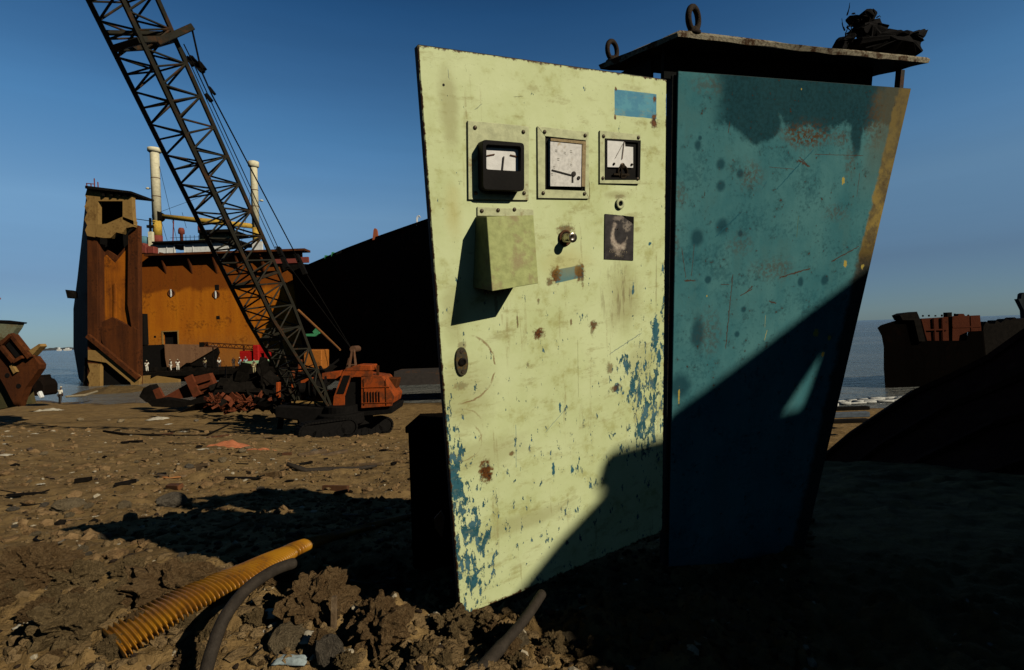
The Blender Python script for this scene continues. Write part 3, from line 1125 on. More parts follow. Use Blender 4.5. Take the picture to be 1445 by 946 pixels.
def teal_mat():
    g = G('teal_side_paint')
    x, y, z = g.xyz()
    n1, n2, n3, n4 = g.noise(3, 6, .6), g.noise(14, 6, .65, off=(2, 3, 4)), g.noise(60, 5, .65), g.noise(8, 5, .6, sc=(1, .25, 1))
    c = g.mix((n1 * .6 + n4 * .4).step(.35, .65), (.038, .150, .172), (.078, .215, .222))
    c = g.mix((n2 * .7 + n3 * .3).step(.52, .66) * .6, c, (.018, .058, .066))
    mott = g.noise(5, 6, .7, off=(4, 4, 4))
    c = g.mix((mott * .6 + n3 * .4).step(.50, .62) * .5, c, (.018, .078, .096))
    c = g.mix((mott * .4 + n4 * .6).step(.48, .38) * .5, c, (.070, .175, .175))
    # darker, newer coat along the top and down the left edge, with an uneven lower edge
    wob = (n2 - .5) * .16 + (n1 - .5) * .25
    u0 = Buv(1020, 140)[0]
    top = (y + wob).step(Buv(1060, 180)[1], Buv(1060, 168)[1]) * (x + wob * .5).step(u0 - .10, u0 + .04)
    top = top.max(blob(g, x, y, 1070, 165, .12, .10, n2, Buv, .12, .14)).max(blob(g, x, y, 1210, 175, .035, .13, n2, Buv, .25, .2))
    c = g.mix(top * .9, c, g.mix(n3.step(.4, .6), (.008, .042, .056), (.006, .030, .038)))
    for (px, py, rx, ry) in ((985, 205, .015, .018), (1018, 232, .02, .02), (1045, 245, .018, .018), (1018, 262, .02, .02), (984, 335, .03, .03), (1020, 320, .03, .03), (1045, 330, .012, .012), (1050, 437, .014, .014), (1040, 472, .012, .012), (985, 470, .03, .07), (960, 545, .05, .05), (1130, 398, .016, .02), (1000, 395, .015, .015), (1165, 395, .02, .02), (988, 195, .008, .008)):
        c = g.mix(blob(g, x, y, px, py, rx, ry, n2, Buv, .45, .2) * .8, c, (.009, .045, .062))
    # brown wash
    for (px, py, rx, ry, k) in ((1140, 192, .11, .045, 1), (1060, 250, .05, .05, .5), (1180, 300, .06, .03, .45), (1090, 380, .10, .04, .5), (1000, 470, .05, .08, .4), (1200, 230, .03, .06, .5), (1185, 195, .04, .03, .6), (960, 275, .03, .04, .5), (950, 340, .02, .06, .5), (1235, 170, .05, .10, .6), (1000, 120, .06, .03, .4), (1045, 345, .05, .04, .35)):
        m = blob(g, x, y, px, py, rx, ry, n2, Buv, .7, .4) * n3.step(.42, .56)
        c = g.mix(m * k, c, (.085, .045, .018))
    # the yellow coat that shows along the far edge
    (ue0, ve0), (ue1, ve1) = Buv(1286, 125), Buv(1168, 632)
    k = (ue1 - ue0) / (ve1 - ve0)
    dist = (x - ue0 - (y - ve0) * k) * -1                   # metres in from the far edge
    yel = (dist + wob * .35).step(.095, .078) * y.step(ve0 + .82, ve0 + .7)
    c = g.mix(yel * .9, c, g.mix(n2.step(.4, .62), (.30, .20, .04), (.13, .085, .03)))
    ol = (dist + wob * .6).step(.24, .14) * y.step(ve0 + .55, ve0 + .1)
    c = g.mix(ol * .6, c, (.115, .095, .05))
    bare = (dist + (n2 - .5) * .1).step(.11, .07) * y.step(ve0 + .6, ve0 + .75)
    c = g.mix(bare * .85, c, g.mix(n3.step(.4, .6), (.05, .03, .016), (.022, .016, .010)))
    # scratches
    ru = (.075, .028, .010)
    for (p, q, w_, col) in (((1112, 248), (1148, 212), .003, (.02, .10, .13)), ((1095, 268), (1128, 232), .003, (.02, .10, .13)), ((1075, 268), (1082, 256), .0016, (.02, .10, .13)), ((1010, 335), (1046, 300), .003, (.02, .10, .13)), ((1012, 318), (1020, 308), .002, (.02, .10, .13)),
                            ((1126, 226), (1142, 236), .005, ru), ((1128, 222), (1140, 234), .003, ru), ((1150, 218), (1218, 220), .0016, ru), ((1085, 236), (1120, 239), .0012, ru), ((1100, 392), (1144, 379), .004, ru), ((1174, 369), (1212, 348), .003, ru), ((1035, 388), (1024, 492), .0028, ru), ((962, 350), (968, 392), .002, ru), ((980, 345), (976, 390), .0018, ru), ((966, 396), (982, 396), .004, ru), ((1213, 245), (1209, 278), .0018, ru), ((1126, 305), (1124, 335), .0018, (.09, .13, .05)), ((1138, 250), (1138, 278), .001, (.02, .09, .1)),
                            ((1082, 466), (1078, 480), .0022, (.45, .36, .08)), ((1080, 445), (1079, 462), .001, (.45, .36, .08)), ((1028, 188), (1030, 172), .002, ru), ((1045, 418), (1062, 408), .003, ru), ((1030, 402), (1018, 402), .002, ru), ((1085, 425), (1095, 428), .004, ru), ((1054, 412), (1062, 404), .003, ru)):
        c = g.mix(line(g, x, y, p, q, w_, n3, Buv) * .85, c, col)
    for (px, py, rx, ry) in ((1193, 372, .012, .012), (1217, 376, .008, .010), (1152, 470, .016, .018), (1170, 477, .010, .012), (1161, 500, .008, .010), (1190, 255, .008, .014), (998, 418, .004, .004), (1131, 126, .003, .004), (958, 560, .004, .03)):
        c = g.mix(blob(g, x, y, px, py, rx, ry, n3, Buv, .3, .5), c, (.42, .33, .07))
    fs = g.noise(22, 5, .7, sc=(2.4, .5, 1), off=(6, 2, 1)) * .6 + n3 * .4
    c = g.mix(fs.step(.60, .66) * .8, c, (.045, .024, .012))
    c = g.mix((n3 * .6 + n2 * .4).step(.60, .65) * .9, c, (.07, .028, .010))          # rust specks
    return g.done(c, .7 + n2 * .2, 0, n2 * .4 + n3 * .25, .0025, .03)


M_teal = teal_mat()
bq = [B(957, 100), B(1286, 125), B(1168, 632), B(944, 800)]
bot = B(1150, 705)
outline = [bq[0], bq[1], bq[2], bot, B(1000, 800), bq[3]]
DEP = .62
mb = MB()
NX, NY = 18, 30
fv, ff = [], []
lft = lambda b: bq[0].lerp(bq[3], b)
rgt = lambda b: bq[1].lerp(B(1132, 790), b)
for j in range(NY + 1):
    for i in range(NX + 1):
        a, b = i / NX, j / NY
        p = lft(b).lerp(rgt(b), a)
        bow = .006 * mnoise.noise(V((a * 3, b * 4, 7))) * min(1, 5 * min(a, b, 1 - a, 1 - b))
        fv.append(V((p.x, p.y, bow)))
for j in range(NY):
    for i in range(NX):
        a = j * (NX + 1) + i
        ff.append((a, a + NX + 1, a + NX + 2, a + 1))
mb.add(fv, ff)
edge = [i for i in range(NX + 1)] + [j * (NX + 1) + NX for j in range(1, NY + 1)] + [NY * (NX + 1) + i for i in range(NX - 1, -1, -1)] + [j * (NX + 1) for j in range(NY - 1, 0, -1)]
o0 = len(mb.v)
mb.v += [fv[i] - V((0, 0, .012)) for i in edge]
n = len(edge)
for k in range(n):
    mb.f.append((edge[k], edge[(k + 1) % n], o0 + (k + 1) % n, o0 + k))
    mb.m.append(1)
mb.f.append(tuple(o0 + k for k in range(n)))
mb.m.append(1)
side = mb.build('side_panel', [M_teal, M_teal_in], CAB, BM, bevel=.002)
side['label'] = 'teal painted side panel narrowing downwards, scratched and rust stained'
bb = BMi @ (V((0, 0, 0)))
# posts, back, far side and floor behind the panel (local: x across, y down, z out; body at negative z)
Lb, Rb = bq[3], B(1132, 790)
mb = MB()
for (a, b, w_) in ((bq[0], Lb, .035), (bq[1] - V((.03, -.01, 0)), Rb - V((.03, 0, 0)), .03)):
    for zz in (-.032, -DEP):
        mb.bar(a + V((.004, .01, zz)), b + V((.004, 0, zz)), w_, w_, (0, 0, 1))
mb.build('corner_post', M_darksteel, CAB, BM, bevel=.002)
mb = MB()
z1 = -DEP - .012
mb.hexa([V((p.x, p.y, z1)) for p in (bq[0], bq[1], Rb, Lb)], [V((p.x, p.y, z1 - .012)) for p in (bq[0], bq[1], Rb, Lb)])
mb.build('back_panel', M_teal_in, CAB, BM)
mb = MB()
a, b = bq[1], Rb
mb.hexa([V((a.x - .014, a.y + .02, -.05)), V((a.x - .014, a.y + .02, -DEP)), V((b.x - .014, b.y, -DEP)), V((b.x - .014, b.y, -.05))],
        [V((a.x - .002, a.y + .02, -.05)), V((a.x - .002, a.y + .02, -DEP)), V((b.x - .002, b.y, -DEP)), V((b.x - .002, b.y, -.05))])
mb.build('far_panel', M_teal_in, CAB, BM)
mb = MB()
for zz in (-.06, -DEP + .02):
    mb.bar(V((bq[0].x + .03, .05, zz)), V((bq[1].x - .05, .05, zz)), .03, .03)
for yy in (.45, .9):
    mb.box((.06, yy, -DEP + .01), (bq[1].x - .18 - .1 * yy, yy + .012, -.10))
mb.build('inner_frame', M_darksteel, CAB, BM)

# lid: thick folded plate carried on short posts
OV = .07
c1 = B(956, 52, OV)
c2 = B(1311, 93, OV)
lidv = c1.y
pN = BM @ V((c1.x, c1.y, OV))
c4 = BMi @ onplane(846, 97, pN, d_d)
c2 = V((c2.x, c1.y, OV))
print('lid', c1, c2, c4)
zb = c4.z
lt = .030
skew = c4.x - c1.x
mat_lid = weathered('lid_edge', (.36, .32, .22), (.035, .025, .015), (.075, .036, .014), .8, .06, bd=.008, rough=.85)
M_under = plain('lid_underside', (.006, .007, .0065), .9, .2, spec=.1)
nseg = 30
mb = MB()
top, bt = [], []
outl = []
for i in range(nseg + 1):
    outl.append(V((c1.x + (c2.x - c1.x) * i / nseg, lidv, OV)))
for i in range(1, 13):
    outl.append(V((c2.x + skew * i / 12, lidv, OV + (zb - OV) * i / 12)))
for i in range(1, nseg + 1):
    outl.append(V((c2.x + skew + (c1.x - c2.x) * i / nseg, lidv, zb)))
for i in range(1, 12):
    outl.append(V((c1.x + skew * (1 - i / 12), lidv, zb + (OV - zb) * i / 12)))
n = len(outl)
ctr = sum(outl, V((0, 0, 0))) / n
mid = []
for i, p in enumerate(outl):
    d = (p - ctr)
    d.y = 0
    d.normalize()
    w1 = .006 * mnoise.noise(p * 9) + .004 * mnoise.noise(p * 30)
    top.append(p + V((0, -lt + .010 + w1 * .8, 0)) - d * .012)
    mid.append(p + V((0, -lt * .45, 0)) + d * (.004 + w1))
    bt.append(p + V((0, .002 + w1, 0)) - d * .004)
mb.v += top + mid + bt
for i in range(n):
    k = (i + 1) % n
    mb.f += [(i, k, n + k, n + i), (n + i, n + k, 2 * n + k, 2 * n + i)]
    mb.m += [0, 0]
mb.f += [tuple(range(n)), tuple(range(2 * n, 3 * n))]
mb.m += [0, 1]
lid = mb.build('lid', [mat_lid, M_under], CAB, BM)
lid['label'] = 'thick overhanging lid with a corroded pale edge'
# short carrying posts
p = B(1272, 112, OV - .10)
for lo_, hi_ in (((p.x - .012, lidv, OV - .12), (p.x + .012, bq[1].y + .05, OV - .096)), ((.03, lidv, -.08), (.06, .04, -.05)), ((.03, lidv, -DEP + .04), (.06, .04, -DEP + .07)), ((bq[1].x - .12, lidv, -DEP + .04), (bq[1].x - .09, .04, -DEP + .07))):
    MB().box(lo_, hi_).build('lid_post', M_darksteel, CAB, BM)
# lip turned down under the lid at the left and back
mb = MB()
mb.hexa([V((.0, lidv + .004, -.10)), V((.0, lidv + .004, -DEP)), V((.0, .03, -DEP)), V((.0, .03, -.10))], [V((.012, lidv + .004, -.10)), V((.012, lidv + .004, -DEP)), V((.012, .03, -DEP)), V((.012, .03, -.10))])
mb.hexa([V((.0, lidv + .004, -.02)), V((bq[1].x - .22, lidv + .004, -.02)), V((bq[1].x - .22, .02, -.02)), V((.0, .005, -.02))], [V((.0, lidv + .004, -.032)), V((bq[1].x - .22, lidv + .004, -.032)), V((bq[1].x - .22, .02, -.032)), V((.0, .005, -.032))])
mb.build('header_rail', M_under, CAB, BM)
# lifting eyes
M_eye = weathered('dark_rusted_eye', (.030, .020, .012), (.012, .009, .007), (.06, .026, .010), .5, .06)
for (px, py, Rr, rr, h) in ((978, 49, .037, .0105, OV - .02), (864, 85, .033, .0095, None)):
    if h is None:
        p = BMi @ onplane(px, py, BM @ V((0, lidv - lt, 0)), d_d)
    else:
        p = B(px, py, h)
    top_y = lidv - lt + .008
    mb = MB()
    mb.ring(V((p.x, top_y - .010 - Rr, p.z)), (.42, 0, .91), Rr, rr, 28, 10)
    mb.lathe(V((p.x, top_y + .004, p.z)), (0, -1, 0), [(.026, 0), (.026, .010), (.018, .016), (.012, .026)], 16)
    mb.build('lifting_eye', M_eye, CAB, BM, smooth=True)
LIDTOP = lidv - lt + .010

# ---- mangled scrap lying on the lid
random.seed(21)
def lidp(px, py, h):                              # picture point in the upright plane that stands on the lid
    return BM @ B(px, py, h)


hh = OV - .10
p0 = lidp(1240, 83, hh)
SCR = thing('burnt_scrap', 'burnt black mangled lump of scrap lying on the lid of the cabinet', 'scrap', p0)
M_burnt = plain('burnt_metal', (.006, .005, .0045), .9, .05, .5, .004)
def lump(outline, h, dep, name, parent, mat, seed, amp=.014, n=3):
    pts = [B(*p, h) for p in outline]
    me_pts = []
    k = len(pts)
    c = sum(pts, V((0, 0, 0))) / k
    fine = []
    for i in range(k):
        a, b = pts[i], pts[(i + 1) % k]
        for j in range(4):
            q = a.lerp(b, j / 4)
            fine.append(q + V((mnoise.noise(q * 40 + V((seed, 0, 0))), mnoise.noise(q * 40 + V((0, seed, 3))), 0)) * amp * 1.1)
    k = len(fine)
    mb = MB()
    layers = ((-1, .35), (-.6, .85), (0, 1.0), (.6, .85), (1, .35))
    for (zf, s_) in layers:
        for q in fine:
            w = c + (q - c) * s_
            mb.v.append(V((w.x, w.y, h + zf * dep / 2 + 1.6 * amp * mnoise.noise(w * 30 + V((seed, zf, 0))))))
    for L in range(len(layers) - 1):
        for i in range(k):
            j = (i + 1) % k
            mb.f.append((L * k + i, L * k + j, (L + 1) * k + j, (L + 1) * k + i))
            mb.m.append(0)
    mb.f += [tuple(range(k)), tuple(range((len(layers) - 1) * k, len(layers) * k))[::-1]]
    mb.m += [0, 0]
    return mb.build(name, mat, parent, BM)


lump([(1188, 70), (1186, 62), (1196, 56), (1206, 64), (1216, 58), (1228, 48), (1240, 44), (1262, 48), (1280, 50), (1290, 44), (1299, 47), (1297, 57), (1288, 66), (1290, 80), (1284, 86), (1262, 82), (1225, 78), (1200, 76)], hh, .16, 'body', SCR, M_burnt, 1)
lump([(1222, 60), (1212, 50), (1202, 42), (1208, 36), (1201, 29), (1203, 23), (1212, 24), (1220, 22), (1222, 14), (1230, 15), (1229, 22), (1236, 30), (1238, 40), (1246, 48), (1240, 58)], hh + .02, .07, 'torn_sheet', SCR, M_burnt, 4, .02)
lump([(1180, 72), (1182, 60), (1190, 52), (1198, 52), (1203, 60), (1197, 66), (1190, 66), (1188, 74)], hh + .03, .06, 'rag', SCR, M_burnt, 9, .02)
mb = MB()
for k in range(22):
    q = B(random.uniform(1190, 1244), random.uniform(18, 60), hh + random.uniform(-.03, .05))
    pts = [q]
    d = V((random.uniform(-1, 1), random.uniform(-1, .4), random.uniform(-.5, .5)))
    for j in range(5):
        q = q + d * .008 + V((random.uniform(-1, 1), random.uniform(-1, 1), 0)) * .005
        pts.append(q)
    mb.tube(pts, [.003, .003, .002, .002, .001, .001], 5)
mb.build('wire', M_burnt, SCR, BM)
# ------------------------------------------------------------------ materials of the yard
def x_z(g):
    return g.xyz()[2]


def hull_rust(name, base, light, dark, size=4.0, bd=.05, spec=.04, band=None, seam=.35):
    g = G(name)
    n1 = g.noise(1.2 / size, 6, .6)
    st = g.noise(3.2 / size, 6, .62, sc=(1, 1, .10), off=(4, 1, 0))
    n2 = g.noise(9 / size, 6, .65)
    n3 = g.noise(40 / size, 4, .6)
    c = g.mix((st * .65 + n1 * .35).step(.36, .64), base, light)
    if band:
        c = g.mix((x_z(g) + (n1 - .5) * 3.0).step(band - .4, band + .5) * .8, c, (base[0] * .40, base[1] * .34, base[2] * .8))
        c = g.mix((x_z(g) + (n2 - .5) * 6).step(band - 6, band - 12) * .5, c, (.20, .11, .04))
    c = g.mix((n1 * .55 + n2 * .45).step(.52, .62) * .65, c, dark)
    c = g.mix((st * .6 + n3 * .4).step(.58, .68) * .6, c, tuple(x * .45 for x in dark))
    # plate seams
    x, y, z = g.xyz()
    for ax, pitch in ((x, 6.2), (z, 2.6)):
        f = (ax * (1 / pitch) + 50.3)._m('FRACT')
        c = g.mix(f.step(.012, .004) * seam, c, tuple(x_ * .5 for x_ in dark))
    return g.done(c, .85, 0, n2 * .6 + n3 * .4, bd, spec)


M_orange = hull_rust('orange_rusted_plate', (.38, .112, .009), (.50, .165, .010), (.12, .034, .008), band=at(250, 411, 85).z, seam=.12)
M_brown = hull_rust('brown_rusted_plate', (.060, .021, .009), (.125, .038, .011), (.018, .009, .006), 2.6)
M_bright = hull_rust('bright_rusted_plate', (.42, .125, .010), (.22, .064, .010), (.05, .018, .008), 3.0)
M_tanp = hull_rust('tan_primer', (.28, .17, .055), (.33, .20, .065), (.13, .065, .02), 3.0)
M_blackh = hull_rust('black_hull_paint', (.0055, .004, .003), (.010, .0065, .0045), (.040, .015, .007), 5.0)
M_blackw = hull_rust('black_wreck_paint', (.0022, .0018, .0015), (.003, .0024, .002), (.006, .003, .002), 4.0, spec=0)
M_blue_h = hull_rust('blue_grey_hull', (.016, .020, .022), (.030, .038, .042), (.022, .012, .008), 4.0)
M_dark = plain('dark_scrap', (.010, .008, .006), .9, 1.0, .5, .02, spec=.05)
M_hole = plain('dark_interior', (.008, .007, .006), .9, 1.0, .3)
M_cream = weathered('cream_post_paint', (.80, .74, .50), (.30, .20, .09), (.40, .24, .10), .05, 2.5, True)
M_yellowp = weathered('yellow_post_paint', (.60, .38, .06), (.25, .13, .04), (.28, .12, .03), .45, 2.0, True)
M_redp = weathered('red_deck_paint', (.24, .055, .040), (.10, .03, .02), (.16, .05, .02), .4, 1.5)
M_whites = weathered('white_deckhouse_paint', (.80, .82, .78), (.25, .22, .18), (.25, .14, .07), .2, 3.0, True)
M_brightred = plain('bright_red_paint', (.40, .012, .010), .5, .6, .3)
M_palegreen = plain('pale_green_paint', (.38, .60, .34), .6, .6, .2)
M_green = plain('green_paint', (.06, .28, .12), .6, .5, .3)
M_bluetank = plain('blue_tank_paint', (.10, .24, .30), .6, .8, .3)
M_redscrap = weathered('red_scrap_paint', (.15, .040, .016), (.05, .018, .010), (.08, .028, .010), .5, 1.2, spec=.1)

# ------------------------------------------------------------------ the rust coloured ship being cut up
p = at(250, 522, 85)
SHIP = thing('cut_open_ship', 'rust orange ship cut open across its hold, with white deckhouse and two cream posts', 'ship', (p.x, 85, 0))
YB = 85.0
mb = MB()
# bulkhead with a window opening: built as strips around it
Xl, Xr = 150, 429
wx0, wx1, wy0, wy1 = 229, 251, 468, 486
gx = [at(x_, 460, YB).x for x_ in (Xl, wx0, wx1, Xr)]
gzz = [at(250, y_, YB).z for y_ in (560, wy1, wy0, 357)]
O3 = [(gx[0], gzz[0]), (gx[3], gzz[0]), (gx[3], gzz[3]), (gx[0], gzz[3])]
I3 = [(gx[1], gzz[1]), (gx[2], gzz[1]), (gx[2], gzz[2]), (gx[1], gzz[2])]
for (yy, flip) in ((YB, 1), (YB + .5, -1)):
    o_ = len(mb.v)
    mb.v += [V((a_, yy, b_)) for a_, b_ in O3 + I3]
    for q in range(4):
        f_ = (o_ + q, o_ + (q + 1) % 4, o_ + 4 + (q + 1) % 4, o_ + 4 + q)
        mb.f.append(f_ if flip > 0 else f_[::-1])
        mb.m.append(0)
for base_ in (0, 4):
    for q in range(4):
        mb.f.append((base_ + q, base_ + (q + 1) % 4, 8 + base_ + (q + 1) % 4, 8 + base_ + q))
        mb.m.append(0)
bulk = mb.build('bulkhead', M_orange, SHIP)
bulk['label'] = 'orange rust stained bulkhead'
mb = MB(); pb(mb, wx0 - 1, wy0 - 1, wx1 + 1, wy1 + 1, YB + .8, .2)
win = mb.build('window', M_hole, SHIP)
mb = MB(); pb(mb, wx0 - .8, wy0 - .8, wx0 + 1.2, wy1, YB - .08, .1); pb(mb, wx0, wy0 - 1, wx1 + .8, wy0 + .3, YB - .12, .1); pb(mb, wx1 - .6, wy0, wx1 + .8, wy1, YB - .16, .1)
mb.build('frame', M_tanp, win)
for (x0, y0, x1, y1) in ((305, 446, 310, 451), (217, 474, 220, 477), (303, 402, 309, 410)):
    mb = MB(); pb(mb, x0, y0, x1, y1, YB - .04, .1); mb.build('hatch', M_hole, SHIP, bevel=.03)
for (cx, cy) in ((242, 414), (305, 416)):
    p = at(cx, cy, YB)
    o = MB().ring(V((p.x, YB - .02, p.z)), (0, 1, 0), .52, .12, 20, 8).build('hawse_ring', M_brown, SHIP, smooth=True)
    MB().lathe(V((p.x, YB - .03, p.z)), (0, 1, 0), [(.46, 0), (.46, .02)], 16).build('hole', M_brown, o)
    mb = MB(); mb.bar((p.x, YB - .12, p.z - .62), (p.x, YB - .12, p.z + .62), .16); mb.build('bar', M_whites, o)
# overhanging deck edge, brackets below it
mb = MB(); pb(mb, 203, 354.5, 430, 357.5, YB - 1.6, 2.4)
mb.build('deck_edge', M_brown, SHIP)
for px in (233, 270, 305, 337, 372):
    a = at(px, 358, YB)
    mb = MB()
    mb.prism([V((a.x - .1, YB, a.z)), V((a.x - .1, YB - 1.35, a.z)), V((a.x - .1, YB - 1.3, a.z - .3)), V((a.x - .1, YB, a.z - 3.4))], (.2, 0, 0))
    mb.build('bracket', M_brown, SHIP)
# white deckhouse above
YH = 92.0
mb = MB()
for (x0, x1) in ((216, 246), (260, 322), (356, 370)):
    pb(mb, x0, 341, x1, 362, YH, .4)
pb(mb, 240, 341, 268, 346, YH, .4); pb(mb, 240, 357, 268, 363, YH, .4)
for x in (216, 235, 245.5, 260, 272, 298):
    pb(mb, x - .4, 341, x + .6, 361, YH - .12, .1)
pb(mb, 214, 362, 372, 380, YH, 6)
hs = mb.build('deckhouse', M_whites, SHIP)
mb = MB(); pb(mb, 214, 339, 332, 341.3, YH - .8, 8)
mb.build('roof', M_dark, hs)
mb = MB()
for x in range(262, 300, 6):
    pb(mb, x, 332, x + .4, 339.5, YH + 1, .06)
pb(mb, 240, 334.6, 300, 335.1, YH + 1, .06)
mb.build('railing', M_dark, hs)
# wheelhouse lump behind the boom
mb = MB(); pp(mb, [(281, 330), (284, 326), (318, 330), (321, 345), (281, 345)], YH + 2, 4)
wh = mb.build('wheelhouse', weathered('olive_paint', (.15, .16, .09), (.06, .05, .03), (.12, .06, .02), .5, 2), SHIP)
mb = MB(); pb(mb, 279, 324, 327, 328, YH + 1, 6); mb.build('roof', M_dark, wh)
# two posts with caps and the yellow beam between them
YP = 95.0
def post(x0, x1, ytop, ycap, yyel, yred, ybot, lampside):
    a, b = at(x0, 300, YP), at(x1, 300, YP)
    r = (b.x - a.x) / 2
    cx = (a.x + b.x) / 2
    zs = [at((x0 + x1) / 2, y, YP).z for y in (ytop, ycap, yyel, yred, ybot)]
    t = MB().lathe((cx, YP, 0), (0, 0, 1), [(r, zs[2]), (r, zs[1] - .05), (r * .98, zs[1])], 20).build('king_post', M_cream, SHIP, smooth=True)
    MB().lathe((cx, YP, 0), (0, 0, 1), [(r * 1.05, zs[1]), (r * 1.5, zs[1] + .25), (r * 1.5, zs[0] - .1), (r * 1.1, zs[0])], 20).build('cap', M_cream, t, smooth=True)
    MB().lathe((cx, YP, 0), (0, 0, 1), [(r, zs[3]), (r, zs[2])], 20).build('yellow_band', M_yellowp, t, smooth=True)
    MB().lathe((cx, YP, 0), (0, 0, 1), [(r * 1.05, zs[4]), (r * 1.05, zs[3])], 20).build('red_foot', M_redp, t, smooth=True)
    mb = MB()
    zl = at(x0, 266, YP).z if lampside < 0 else at(x0, 284, YP).z
    mb.bar((cx, YP, zl), (cx + lampside * r * 2.0, YP, zl), .08)
    mb.lathe((cx + lampside * r * 2.0, YP, zl - .1), (0, 0, 1), [(.3, 0), (.35, .15), (.15, .3)], 10)
    mb.build('lamp', M_cream, t)
    # chafe bands
    mb = MB()
    for f in (.35, .62):
        z = zs[2] + (zs[1] - zs[2]) * f
        mb.lathe((cx, YP, z), (0, 0, 1), [(r * 1.03, 0), (r * 1.03, .12)], 20)
    mb.build('band', M_brown, t)
    return cx, zs


post(215.5, 227, 209, 216, 312, 333, 347, -1)
post(355.5, 365, 228, 237, 322, 344, 356, 1)
mb = MB()
a, b = at(224, 305, YP), at(362, 320, YP)
mb.tube([a, a.lerp(b, .5), b], [.42, .52, .46], 12)
beam = mb.build('cross_beam', M_yellowp, SHIP, smooth=True)
mb = MB(); mb.lathe(at(224, 306, YP) - V((0, .6, 0)), (0, 1, 0), [(.9, 0), (1.0, .6), (.9, 1.2)], 12); mb.build('collar', M_dark, beam)
# vents, mast, tank, machinery
for (cx, yt, yb, w) in ((256.5, 322, 342, 8.2), (283, 316, 342, 6)):
    p, q = at(cx, yb, YH + 3), at(cx, yt, YH + 3)
    r = w * (YH + 3) / F / 2
    h = q.z - p.z
    MB().lathe(p, (0, 0, 1), [(r * .5, 0), (r * .5, h * .55), (r, h * .6), (r, h * .85), (r * .7, h)], 16).build('ventilator', M_redp, SHIP, smooth=True)
mb = MB(); mb.bar(at(245, 308, YH + 3), at(244, 341, YH + 3), .14); mb.build('pipe', M_redp, SHIP)
mb = MB()
a = at(212, 308, 94); b = at(212.5, 340, 94)
mb.bar(a, b, .3)
mb.bar(at(190, 309, 94), at(219, 313, 94), .12)
mb.bar(at(208, 320, 94), at(216, 320, 94), .5)
mb.build('signal_mast', M_dark, SHIP)
p = at(203, 346, 93); q = at(203, 334, 93)
MB().lathe(p, (0, 0, 1), [(.85, 0), (.85, (q.z - p.z) * .85), (.5, q.z - p.z)], 16).build('deck_tank', M_bluetank, SHIP, smooth=True)
mb = MB(); pb(mb, 209, 327, 214.5, 348, 92.5, .6); mb.build('white_locker', M_cream, SHIP)
mb = MB()
for (x0, y0, x1, y1) in ((195, 346, 206, 358), (207, 348, 217, 358), (199, 343, 203, 347)):
    pb(mb, x0, y0, x1, y1, 88, 1.2)
mb.build('winch', M_redp, SHIP, bevel=.1)
mb = MB(); pb(mb, 383, 363.5, 435, 371.5, YB - .5, .4)
mb.build('red_bulwark', M_redp, SHIP)
mb = MB(); pp(mb, [(396, 371), (436, 373), (430, 381), (424, 378), (416, 386), (408, 379), (400, 383)], YB - .3, .25); mb.build('hanging_scrap', M_dark, SHIP)
# rigging wires
mb = MB()
for (a, b) in (((224, 300), (300, 272)), ((225, 235), (250, 341)), ((224, 300), (236, 340)), ((263, 322), (257, 300)), ((360, 240), (340, 345))):
    mb.tube([at(*a, YP), at(*b, YP)], .035, 4)
mb.build('rigging_wire', M_dark, SHIP)

# the standing end of the side shell (a tall tower on the left)
YT = 72.0
tw = MB()
fy = [264, 320, 395, 440, 500, 552]
fline = [at(x, y, YT) for x, y in zip((123, 123, 123, 123.5, 124, 124), fy)]
bline = [at(x, y, YT + 14) for x, y in zip((122, 117, 109, 103.5, 103.5, 111), (272, 322, 394, 436, 490, 534))]
k = len(fy)
tw.v += fline + bline + [q + V((.5, .1, 0)) for q in fline] + [q + V((.5, .1, 0)) for q in bline]
for i in range(k - 1):
    tw.f += [(i, k + i, k + i + 1, i + 1), (2 * k + i, 2 * k + i + 1, 3 * k + i + 1, 3 * k + i), (i, i + 1, 2 * k + i + 1, 2 * k + i), (k + i, 3 * k + i, 3 * k + i + 1, k + i + 1)]
tw.f += [(0, 2 * k, 3 * k, k), (k - 1, 2 * k - 1, 4 * k - 1, 3 * k - 1)]
tw.m += [0] * len(tw.f)
tower = tw.build('side_shell', M_blue_h, SHIP)
tower['label'] = 'dark outer side of the tall standing shell'
mb = MB()
pp(mb, [(123, 265), (137, 266), (137, 345), (137.5, 552), (124, 552), (123.5, 440)], YT - .06, .5)
mb.build('cut_edge', M_brown, SHIP)
mb = MB()
pp(mb, [(134, 366), (150, 352), (165, 362), (180, 345), (195, 350), (195, 552), (134, 552)], YT + 1.3, .4)     # recessed plate behind the frames
mb.build('recessed_plate', M_brown, SHIP)
mb = MB(); pp(mb, [(139, 372), (150, 360), (162, 372), (180, 350), (181, 462), (139, 460)], YT + 1.15, .12); mb.build('bright_plate', M_bright, SHIP)
mb = MB(); pp(mb, [(134, 345), (139.5, 344), (141, 552), (135, 552)], YT + .2, 1.1); mb.build('web_frame', M_brown, SHIP)
mb = MB(); pp(mb, [(181, 330), (194, 318), (195.5, 552), (188, 552), (187, 470), (180, 430)], YT + .5, .85)
mb.build('inner_shell', M_brown, SHIP)
mb = MB(); pp(mb, [(160, 400), (163, 400), (163, 462), (160, 462)], YT + .95, .18); mb.build('stiffener', M_bright, SHIP)
mb = MB(); pp(mb, [(141, 462), (158, 459), (188, 462), (194, 466), (194, 530), (160, 520), (143, 480)], YT + .3, .5); mb.build('lower_plate', M_brown, SHIP)
mb = MB(); pp(mb, [(143, 455), (158, 448), (184, 462), (142, 462)], YT + .6, .6); mb.build('ledge', M_brown, SHIP)
